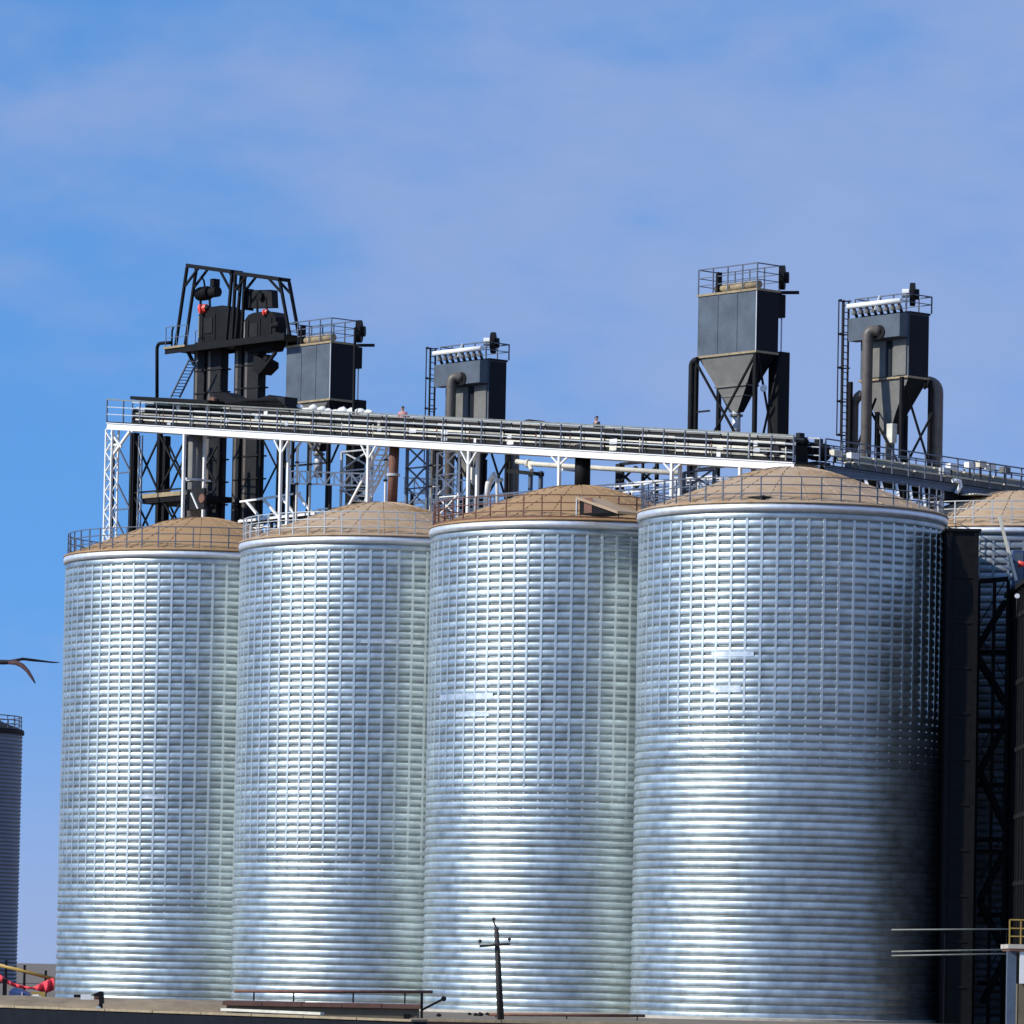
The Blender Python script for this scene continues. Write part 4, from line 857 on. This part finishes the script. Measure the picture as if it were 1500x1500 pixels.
# strut, red motor, lamp on top of the tower
def W3(px, py, Y): return at(px, py, Y)
t = thing('tan_strut', 'pale tan lattice strut leaning from the shaded silo roof to the tower top', 'strut', W3(1489, 852, 217), 'W')
for d in (0, .25): br('strut_rail', 'cream', t, W3(1464, 755, 217) + V(0, d, 0), W3(1489, 850, 217) + V(0, d, 0), .10)
for i in range(7): c = W3(1464, 755, 217).lerp(W3(1489, 850, 217), (i + .5) / 7); br('lacing_bar', 'cream', t, c, c + V(.05, .25, .1), .05)
t = thing('red_motor', 'red motor on the tower top at the right edge', 'motor', W3(1497, 842, 218), 'W')
c = W3(1499, 827, 218); MB().disc(c, (1, .2, 0), .24, .55, 14).build('motor_body', 'red', t, True); bx('motor_foot', 'dark', t, V(c.x - .2, 217.85, TZ + .2), V(c.x + .2, 218.15, c.z - .2)); MB().disc(c + V(-.32, 0, 0), (1, .2, 0), .1, .2).build('shaft', 'dark', t)
t = thing('control_cabinet', 'small dark blue cabinet beside the red motor on the tower', 'cabinet', W3(1484, 842, 218), 'W')
c = W3(1484, 824, 218); bx('cabinet_body', 'blue', t, V(c.x + .0, 217.8, TZ + .2), V(c.x + .45, 218.3, c.z + .5)); bx('cabinet_door', 'steelblue', t, V(c.x + .05, 217.77, TZ + .25), V(c.x + .40, 217.797, c.z + .4))
t = thing('tower_lamp', 'small white round lamp on a thin bracket at the black tower edge', 'lamp', W3(1490, 905, 211.3), 'W')
c = W3(1490, 873, 211.2); MB().disc(c, (0, 1, 0), .10, .12, 14).build('lamp_head', 'white', t, True); tb('lamp_stem', 'dark', t, [c + V(0, .05, -.05), c + V(0, .08, -.9)], .03, 6); br('lamp_arm', 'dark', t, c + V(0, .08, -.85), V(TX + .1, TY0 + .05, c.z - .85), .04)

# service pipes in front of the shade
for i, (y, y2, lab) in enumerate(((1362, 1361, 'upper thin tan pipe crossing the black shade at the lower right'), (1394, 1391, 'middle thin tan pipe crossing the black shade'), (1400, 1397, 'lowest thin tan pipe crossing the black shade'))):
    Yp = 210.5
    a, b = at(1306, y, Yp), at(1480, y2, Yp)
    t = thing('service_pipe', lab, 'pipe', V(a.x, Yp, 0), 'W', 'thin service pipes')
    tb('pipe_run', 'olive', t, [a, b], .032, 8)
    for f in (.45, .97): c = a.lerp(b, f); br('pipe_stake', 'black', t, V(c.x, Yp + .06 + i * .05, 0), c + V(0, .06 + i * .05, .03), .04)
# pale platform bottom right
PY = 195.0
t = thing('loading_platform', 'pale slab platform with yellow railing on blue-grey columns, lower right corner', 'platform', V(at(1490, 1490, PY).x, PY, 0), 'W')
a, b = at(1477, 1383, PY), at(1560, 1391, PY)
bx('slab', 'concrete', t, V(a.x, PY, b.z), V(b.x, PY + 3, a.z))
bx('fascia', 'rust', t, V(a.x + .05, PY + .02, b.z - .09), V(b.x, PY + 2.9, b.z - .003))
c0, c1 = at(1472, 1400, PY + .3), at(1489, 1400, PY + .3); bx('column', 'steelblue', t, V(c0.x + .1, PY + .3, 0), V(c1.x, PY + .7, b.z - .1))
c0, c1 = at(1494, 1397, PY + .1), at(1560, 1442, PY + .1); bx('sign_panel', 'white', t, V(c0.x, PY + .1, c1.z), V(c1.x, PY + .2, b.z - .1))
bx('base_wall', 'render', t, V(c0.x, PY + .25, 0), V(c1.x, PY + 2.8, c1.z - .01))
rl = br('handrail', 'yellow', t, V(a.x + .05, PY + .1, a.z + .92), V(b.x, PY + .1, a.z + .92), .05)
for z in (.3, .6): br('rail', 'yellow', rl, V(a.x + .05, PY + .1, a.z + z), V(b.x, PY + .1, a.z + z), .045)
for k in range(5): br('railing_post', 'yellow', rl, V(a.x + .05 + k * .42, PY + .1, a.z), V(a.x + .05 + k * .42, PY + .1, a.z + .92), .05)

# ------------------------------------------------------------------ foreground walls
def lowwall(name, label, x0, x1, ytop, Y, depth, mw, mc, cop=.12, over=.1, cat='wall'):
    a, b = at(x0, ytop, Y), at(x1, ytop + (x1 - x0) * .0199, Y)
    t = thing(name, label, cat, V((a.x + b.x) / 2, Y, 0), 'W'); z = a.z
    bx('wall_body', mw, t, V(a.x, Y, -.2), V(b.x, Y + depth, z - cop - .002))
    L_ = (b.x - a.x + 2 * over); n = max(3, int(L_ / 1.2))
    for i in range(n):
        bx('coping_slab', mc, t, V(a.x - over + L_ * i / n, Y - over, z - cop + random.uniform(0, .012)), V(a.x - over + L_ * (i + 1) / n - .02, Y + depth + over, z + random.uniform(-.01, .012)))
    return t, a, b
FW = 140.0
a, b = at(-40, 1471, 150), at(606, 1493.5, 131); zt = (a.z + b.z) / 2
t = thing('boundary_wall', 'long low dark slate wall with tan coping along the bottom left', 'wall', V((a.x + b.x) / 2, 140.5, 0), 'W')
dv = V(b.x - a.x, b.y - a.y, 0).normalized(); nv_ = V(-dv.y, dv.x, 0) * .4
def slab(nm, m, p, q, z0, z1, f=0, k=1): return MB().hexa([V(p.x, p.y, z0) - nv_ * f, V(q.x, q.y, z0) - nv_ * f, V(q.x, q.y, z0) + nv_ * k, V(p.x, p.y, z0) + nv_ * k], [V(p.x, p.y, z1) - nv_ * f, V(q.x, q.y, z1) - nv_ * f, V(q.x, q.y, z1) + nv_ * k, V(p.x, p.y, z1) + nv_ * k]).build(nm, m, t)
slab('wall_body', 'tar', a, b, -.2, zt - .062)
for i in range(9):
    p, q = a.lerp(b, i / 9), a.lerp(b, (i + .985) / 9); slab('coping_slab', 'tan', p, q, zt - .06, zt + random.uniform(-.01, .01), .12, 1.12)
p, q = at(326, 1478, 141), at(472, 1490, 136)
o = thing('timber_plank', 'sunlit cream timber plank lying along the dark wall in front of the hut', 'plank', V((p.x + q.x) / 2, 138, zt), 'W')
MB().bar(V(p.x, p.y, zt + .07), V(q.x, q.y, zt + .055), .12, .07).build('plank_board', 'cream', o)
for f in (.15, .8): c = p.lerp(q, f); bx('plank_batten', 'dark', o, V(c.x - .03, c.y - .07, zt - .05), V(c.x + .03, c.y + .07, zt + .02))
mb = MB(); secs = []
for i in range(25):
    px = -60 + i * 22; yt = 1457 + i * .5 + random.uniform(-1.2, 1.2) + max(0, i - 18) * 2
    c = at(px, yt, 176); secs.append([V(c.x, 173.5, -.05), V(c.x, 175, c.z * .7), V(c.x, 176, c.z), V(c.x, 177.5, c.z * .95), V(c.x, 179.5, -.05)])
tag(mb.loft(secs).build('earth_bank', 'bank', None, True), kind='structure')
t, a, b = lowwall('flat_hut', 'low flat-roofed olive hut with reddish roof edge in front of the second silo', 332, 612, 1466, 158.0, 3.0, 'render', 'brick', .14, .12, 'hut')
bx('window_slit', 'black', t, V(b.x - .42, 157.97, .2), V(b.x - .2, 157.998, b.z - .3))
lowwall('brick_wall', 'low red-brown wall with pale coping under the utility pole', 603, 1340, 1491, 139.0, .4, 'brick', 'tan', .09, .05)
o = thing('rusty_pipe', 'rusty red pipe carried level above the flat hut roof', 'pipe', at(350, 1470, 163), 'W')
a, b = at(343, 1452, 163), at(634, 1453, 163); tb('pipe_run', 'rust', o, [a, b], .05, 8)
for f in (.1, .3, .6, .86): c = a.lerp(b, f); br('pipe_stand', 'dark', o, V(c.x, 163, 0), c - V(0, 0, .04), .05)
o = thing('rusty_rail', 'rusty rail along the foot of the silo behind the utility pole', 'rail', at(830, 1490, 204), 'W')
a, b = at(715, 1486, 204), at(945, 1488, 204); tb('rail_run', 'rust', o, [a, b], .06, 8)
for f in (.05, .5, .95): c = a.lerp(b, f); br('rail_stake', 'dark', o, V(c.x, 204, 0), c, .05)
o = thing('bracket_post', 'thin black post with a raised side arm right of the hut', 'post', at(618, 1495, 157), 'W')
br('post', 'black', o, V(at(618, 1490, 157).x, 157, 0), at(618, 1454, 157), .08); br('arm', 'black', o, at(619, 1479, 157), at(650, 1463, 157), .07); MB().disc(at(650, 1463, 157), (0, 1, 0), .08, .1).build('arm_end', 'black', o)
o = thing('stone_heap', 'small dark clods on the ground left of the utility pole', 'clods', at(697, 1487, 186), 'W')
for px, py, r in ((643, 1488, .09), (688, 1486, .07), (697, 1487, .08), (704, 1487, .1), (714, 1486, .07)):
    c = at(px, py, 186); MB().tube([c + V(-r, 0, 0), c + V(-r * .3, 0, r * .4), c + V(r * .6, 0, r * .2), c + V(r, 0, 0)], [r * .4, r * .8, r * .6, r * .2], 7).build('clod', 'dark', o, True)
# floodlight on the dark wall
o = thing('floodlight', 'black wedge floodlight on a bracket on top of the dark wall', 'floodlight', at(148, 1472, 145), 'W')
MB().loft([[at(x, y, 145.3) + V(0, d, 0) for x, y in ((133, 1458), (147, 1452), (151, 1453), (152, 1470), (146, 1470), (145, 1460))] for d in (-.15, .25)]).build('lamp_housing', 'black', o)
bx('bracket', 'black', o, at(145, 1480, 145.3) + V(0, -.2, 0), at(151, 1470, 145.3) + V(0, -.06, 0)); MB().disc(at(144, 1478, 145.3 - .2), (0, 1, 0), .08, .1).build('junction_box', 'railpale', o)
o = thing('white_box', 'small white box lying beside the black floodlight', 'box', at(130, 1463, 145.3 + .3), 'W'); bx('box_body', 'white', o, at(118, 1464, 145.3 + .3), at(138, 1457, 145.3 + .3) + V(0, .4, 0)); bx('box_lid', 'rust', o, at(139, 1464, 145.3 + .3), at(145, 1458, 145.3 + .3) + V(0, .35, 0)); bx('box_end', 'black', o, at(108, 1461, 145.3 + .3), at(117.5, 1457, 145.3 + .3) + V(0, .35, 0))

# utility pole
o = thing('utility_pole', 'dark leaning utility pole with crossarm in front of the hatch silo', 'utility pole', V(at(733.5, 1500, 180).x, 180, 0), 'W')
UPb, UPt = at(734, 1505, 180), at(727, 1358, 180); UPb = UPb + (UPb - UPt) * (UPb.z / (UPt.z - UPb.z))
tb('pole', 'wood', o, [UPb, UPb.lerp(UPt, .5), UPt], [.125, .105, .08], 10)
br('crossarm', 'wood', o, at(702, 1386, 179.88), at(747, 1383, 179.88), .09)
def insulator(p, par):
    x = tb('insulator', 'porcelain', par, [p, p + V(0, 0, .06), p + V(0, 0, .065), p + V(0, 0, .14), p + V(0, 0, .17)], [.025, .025, .065, .06, .025], 10); return x
for x, y in ((703, 1384), (746, 1381)): insulator(at(x, y, 179.88) + V(0, 0, .03), o)
tb('pole_pin', 'wood', o, [UPt - V(0, 0, .02), at(723, 1350, 180)], .03, 6); insulator(at(723, 1351, 180), o)

# ------------------------------------------------------------------ bits at the far lower left
LY = 200.0
o = thing('red_drape', 'bright red cloth swags hung along the yellow pole at the left edge', 'cloth', at(40, 1450, LY), 'W')
top_ = [(-6, 1423), (4, 1430), (14, 1437), (24, 1441), (36, 1444), (48, 1446), (60, 1440), (70, 1435), (79, 1432)]
bot_ = [(-6, 1440), (4, 1438), (14, 1443), (24, 1447), (36, 1449), (48, 1449), (58, 1452), (68, 1455), (79, 1450)]
mb = MB(); secs = []
for i in range(33):
    f = i / 4; k = min(int(f), 7); w_ = f - k
    tp = [top_[k][j] * (1 - w_) + top_[k + 1][j] * w_ for j in (0, 1)]; bt = [bot_[k][j] * (1 - w_) + bot_[k + 1][j] * w_ for j in (0, 1)]
    y_ = LY + .12 * sin(i * 1.3)
    secs.append([at(tp[0], tp[1], y_), at((tp[0] + bt[0]) / 2 + 1, (tp[1] + bt[1]) / 2, y_ - .12), at(bt[0], bt[1], y_), at(bt[0], bt[1], y_ + .05), at((tp[0] + bt[0]) / 2, (tp[1] + bt[1]) / 2, y_ + .05), at(tp[0], tp[1], y_ + .05)])
mb.loft(secs).build('swag', 'pinkred', o, True)
o = thing('yellow_pole', 'yellow striped barrier pole above the red cloth', 'pole', V(at(40, 1450, LY + .3).x, LY + .3, 0), 'W')
tb('pole_bar', 'yellow', o, [at(-8, 1412, LY + .3), at(80, 1434, LY + .3)], .07, 8)
for x, y in ((9, 1416), (36, 1423), (67, 1431)):
    c = at(x, y, LY + .3); br('pole_stand', 'black', o, V(c.x, LY + .3, 0), c + V(0, 0, .25), .09)
o = thing('blue_tarp', 'dark blue tarpaulin bundle below the red cloth', 'tarpaulin', at(28, 1463, LY - 1), 'W')
c0, c1 = at(11, 1466, LY - 1), at(44, 1447, LY - 1)
MB().loft([[V(c0.x, LY - 1, 0), V(c1.x, LY - 1, 0), V(c1.x, LY - .2, 0), V(c0.x, LY - .2, 0)], [V(c0.x + .05, LY - .95, c1.z - .15), V(c1.x - .04, LY - .95, c1.z - .25), V(c1.x - .04, LY - .25, c1.z - .2), V(c0.x + .05, LY - .25, c1.z - .1)], [V(c0.x + .2, LY - .8, c1.z), V(c1.x - .3, LY - .8, c1.z - .1), V(c1.x - .3, LY - .4, c1.z - .08), V(c0.x + .2, LY - .4, c1.z)]]).build('tarp_cover', 'blue', o); br('tarp_rope', 'cream', o, V(c0.x + .5, LY - 1.03, 0), V(c0.x + .55, LY - .98, c1.z - .16), .03)
o = thing('black_post', 'short black post at the left edge before the red cloth', 'post', V(at(7, 1463, LY - 2).x, LY - 2, 0), 'W')
c = at(7, 1436, LY - 2); br('post_shaft', 'black', o, V(c.x, LY - 2, 0), c, .14); bx('post_cap', 'dark', o, c + V(-.1, -.1, 0), c + V(.1, .1, .06))
o = thing('white_sheet', 'folded white sheet on yellow crate below the red cloth', 'sheet', at(55, 1464, LY - 1.5), 'W')
c0, c1 = at(45, 1466, LY - 1.5), at(60, 1459, LY - 1.5); bx('sheet_fold', 'white', o, V(c0.x, LY - 1.5, c0.z - .02), V(c1.x, LY - 1.0, c1.z)); bx('sheet_fold', 'sack', o, V(c0.x + .05, LY - 1.4, c1.z + .003), V(c1.x - .1, LY - 1.05, c1.z + .05))
o = thing('yellow_crate', 'yellow crate right of the folded white sheet', 'crate', V(at(57, 1464, LY - .8).x, LY - .8, 0), 'W')
c0, c1 = at(46, 1462, LY - .8), at(66, 1452, LY - .8)
for k in range(3): z0 = c1.z * k / 3; bx('slat', 'yellow', o, V(c0.x, LY - .8, z0 + .02), V(c1.x, LY - .75, z0 + c1.z / 3 - .03))
bx('crate_body', 'cream', o, V(c0.x + .03, LY - .745, 0), V(c1.x - .03, LY - .3, c1.z - .03))

# ------------------------------------------------------------------ people on the gallery
def skinned(name, pts, edges, radii, m, parent, lv=1, root=0):
    me = bpy.data.meshes.new(name); me.from_pydata([Vector(p) for p in pts], edges, []); me.update(); me.materials.append(M[m])
    o = bpy.data.objects.new(name, me); COL.objects.link(o); o.parent = parent
    sk = o.modifiers.new('skin', 'SKIN'); sk.use_smooth_shade = True
    for i, v in enumerate(me.skin_vertices[0].data): v.radius = (radii[i], radii[i]); v.use_root = (i == root)
    ss = o.modifiers.new('sub', 'SUBSURF'); ss.levels = ss.render_levels = lv
    return o
def person(px, py, q, label, cloth, rz, cap=False):
    a = Q(px, py, q); zf = gz(a.x) + GT + .055
    t = thing('person', label, 'person', V(a.x, q, zf)); t.rotation_euler = (0, 0, -ANG + rz)
    t.scale = (1, 1, 1); k = min(1.12, max(.9, (a.z - zf) / 1.70))
    s = lambda pts: [Vector(p) * k for p in pts]
    pts = [(0, 0, .95), (0, 0, 1.18), (0, .0, 1.40), (0, -.01, 1.50), (0, -.02, 1.58), (0, -.03, 1.68), (.10, 0, .90), (.11, -.01, .50), (.11, .02, .09), (.11, -.14, .035), (-.10, 0, .90), (-.11, -.01, .50), (-.11, .02, .09), (-.11, -.14, .035),
           (.19, 0, 1.40), (.25, .03, 1.12), (.22, -.16, .93), (.21, -.23, .90), (-.19, 0, 1.40), (-.25, .03, 1.12), (-.22, -.16, .93), (-.21, -.23, .90)]
    ed = [(0, 1), (1, 2), (2, 3), (3, 4), (4, 5), (0, 6), (6, 7), (7, 8), (8, 9), (0, 10), (10, 11), (11, 12), (12, 13), (2, 14), (14, 15), (15, 16), (16, 17), (2, 18), (18, 19), (19, 20), (20, 21)]
    ra = [.13, .12, .12, .05, .085, .085, .085, .06, .042, .035, .085, .06, .042, .035, .06, .045, .03, .032, .06, .045, .03, .032]
    b0, e0 = len(pts), []
    for sgn, wr in ((1, 17), (-1, 21)):
        for j, (dx, ln) in enumerate(((-.03, .075), (-.01, .085), (.01, .08), (.03, .065))):
            k0 = len(pts); hx, hy, hz = pts[wr]
            pts += [(hx + dx, hy - .05, hz - .005), (hx + dx, hy - .05 - ln * .6, hz - .03), (hx + dx * .9, hy - .05 - ln * .8, hz - .065)]; ra += [.009, .009, .007]
            ed += [(wr, k0), (k0, k0 + 1), (k0 + 1, k0 + 2)]
        k0 = len(pts); pts += [(hx - sgn * .045, hy - .02, hz), (hx - sgn * .055, hy - .06, hz - .03)]; ra += [.011, .008]; ed += [(wr, k0), (k0, k0 + 1)]
    skinned('body', s(pts), ed, [r * k for r in ra], 'skin', t)
    jp = [(0, 0, .90), (0, 0, 1.18), (0, 0, 1.41), (.195, 0, 1.41), (.257, .03, 1.12), (.225, -.14, .95), (-.195, 0, 1.41), (-.257, .03, 1.12), (-.225, -.14, .95)]
    skinned('jacket', s(jp), [(0, 1), (1, 2), (2, 3), (3, 4), (4, 5), (2, 6), (6, 7), (7, 8)], [r * k for r in (.16, .145, .14, .08, .062, .048, .08, .062, .048)], cloth, t)
    tp_ = [(0, 0, .95), (.10, 0, .88), (.11, -.01, .50), (.11, .02, .10), (-.10, 0, .88), (-.11, -.01, .50), (-.11, .02, .10)]
    skinned('trousers', s(tp_), [(0, 1), (1, 2), (2, 3), (0, 4), (4, 5), (5, 6)], [r * k for r in (.145, .105, .078, .065, .105, .078, .065)], 'cloth', t)
    hp = [(0, .0, 1.60), (0, .015, 1.69), (0, -.015, 1.755)]
    skinned('cap' if cap else 'hair', s(hp), [(0, 1), (1, 2)], [r * k for r in (.088, .098, .07)], 'cloth' if cap else 'hair', t)
    MB().tube([Vector((0, -.115, 1.635)) * k, Vector((0, -.145, 1.61)) * k], [.018, .012], 6).mesh  # nose below
    for nm, pos, r, mm in (('nose', (0, -.118, 1.625), .016, 'skin'), ('eye', (.032, -.108, 1.655), .011, 'hair'), ('eye', (-.032, -.108, 1.655), .011, 'hair'), ('ear', (.088, -.02, 1.635), .022, 'skin'), ('ear', (-.088, -.02, 1.635), .022, 'skin')):
        p = Vector(pos) * k; me = MB().tube([p - V(0, 0, r), p - V(0, 0, r * .5), p + V(0, 0, r * .5), p + V(0, 0, r)], [r * .4, r, r, r * .4], 8).mesh(nm, M[mm], smooth=True); o = bpy.data.objects.new(nm, me); COL.objects.link(o); o.parent = t
    return t
person(590, 597, 1.55, 'person in pink top with dark hair standing behind the gallery rail', 'pink', .4)
person(874, 612, 1.55, 'person in dark jacket looking over the rail near the middle of the gallery', 'cloth', -.2, True)

# ------------------------------------------------------------------ bird
BY = 110.0
o = thing('flying_bird', 'dark maroon bird flying past at the left edge', 'bird', at(6, 970, BY), 'W')
def prof(pts, rs, m, nm, flat=1.0):
    mb = MB(); secs = []
    P3 = [at(x, y, BY) + V(0, d, 0) for x, y, d in pts]
    for i, p in enumerate(P3):
        d = (P3[min(i + 1, len(P3) - 1)] - P3[max(i - 1, 0)]).normalized(); x = V(0, 1, 0); y = d.cross(x).normalized()
        secs.append([p + x * rs[i] * flat * cos(2 * pi * k / 10) + y * rs[i] * sin(2 * pi * k / 10) for k in range(10)])
    return mb.loft(secs).build(nm, m, o, True)
prof([(-22, 965, 0), (-19, 966, 0), (-15, 966, 0), (-8, 968, 0), (2, 970, 0), (12, 970, 0), (20, 969, 0), (27, 967, 0)], [.006, .015, .033, .038, .055, .05, .035, .012], 'bird', 'body')
prof([(12, 971, -.04), (24, 971, -.10), (34, 976, -.16), (42, 984, -.22), (48, 993, -.27), (53, 1001, -.30)], [.035, .055, .052, .042, .034, .016], 'birdb', 'wing', .35)
prof([(16, 968, .06), (32, 964, .3), (46, 965, .5), (60, 966, .66), (72, 967, .78), (82, 967, .85)], [.03, .032, .03, .022, .018, .008], 'bird', 'wing', 2.2)
for x, y, d in ((48, 994, -.27), (50, 997, -.28), (52, 1000, -.29)): prof([(x - 3, y - 4, d), (x, y, d), (x + 2, y + 3, d)], [.012, .014, .004], 'bird', 'wingtip_feather', .4)
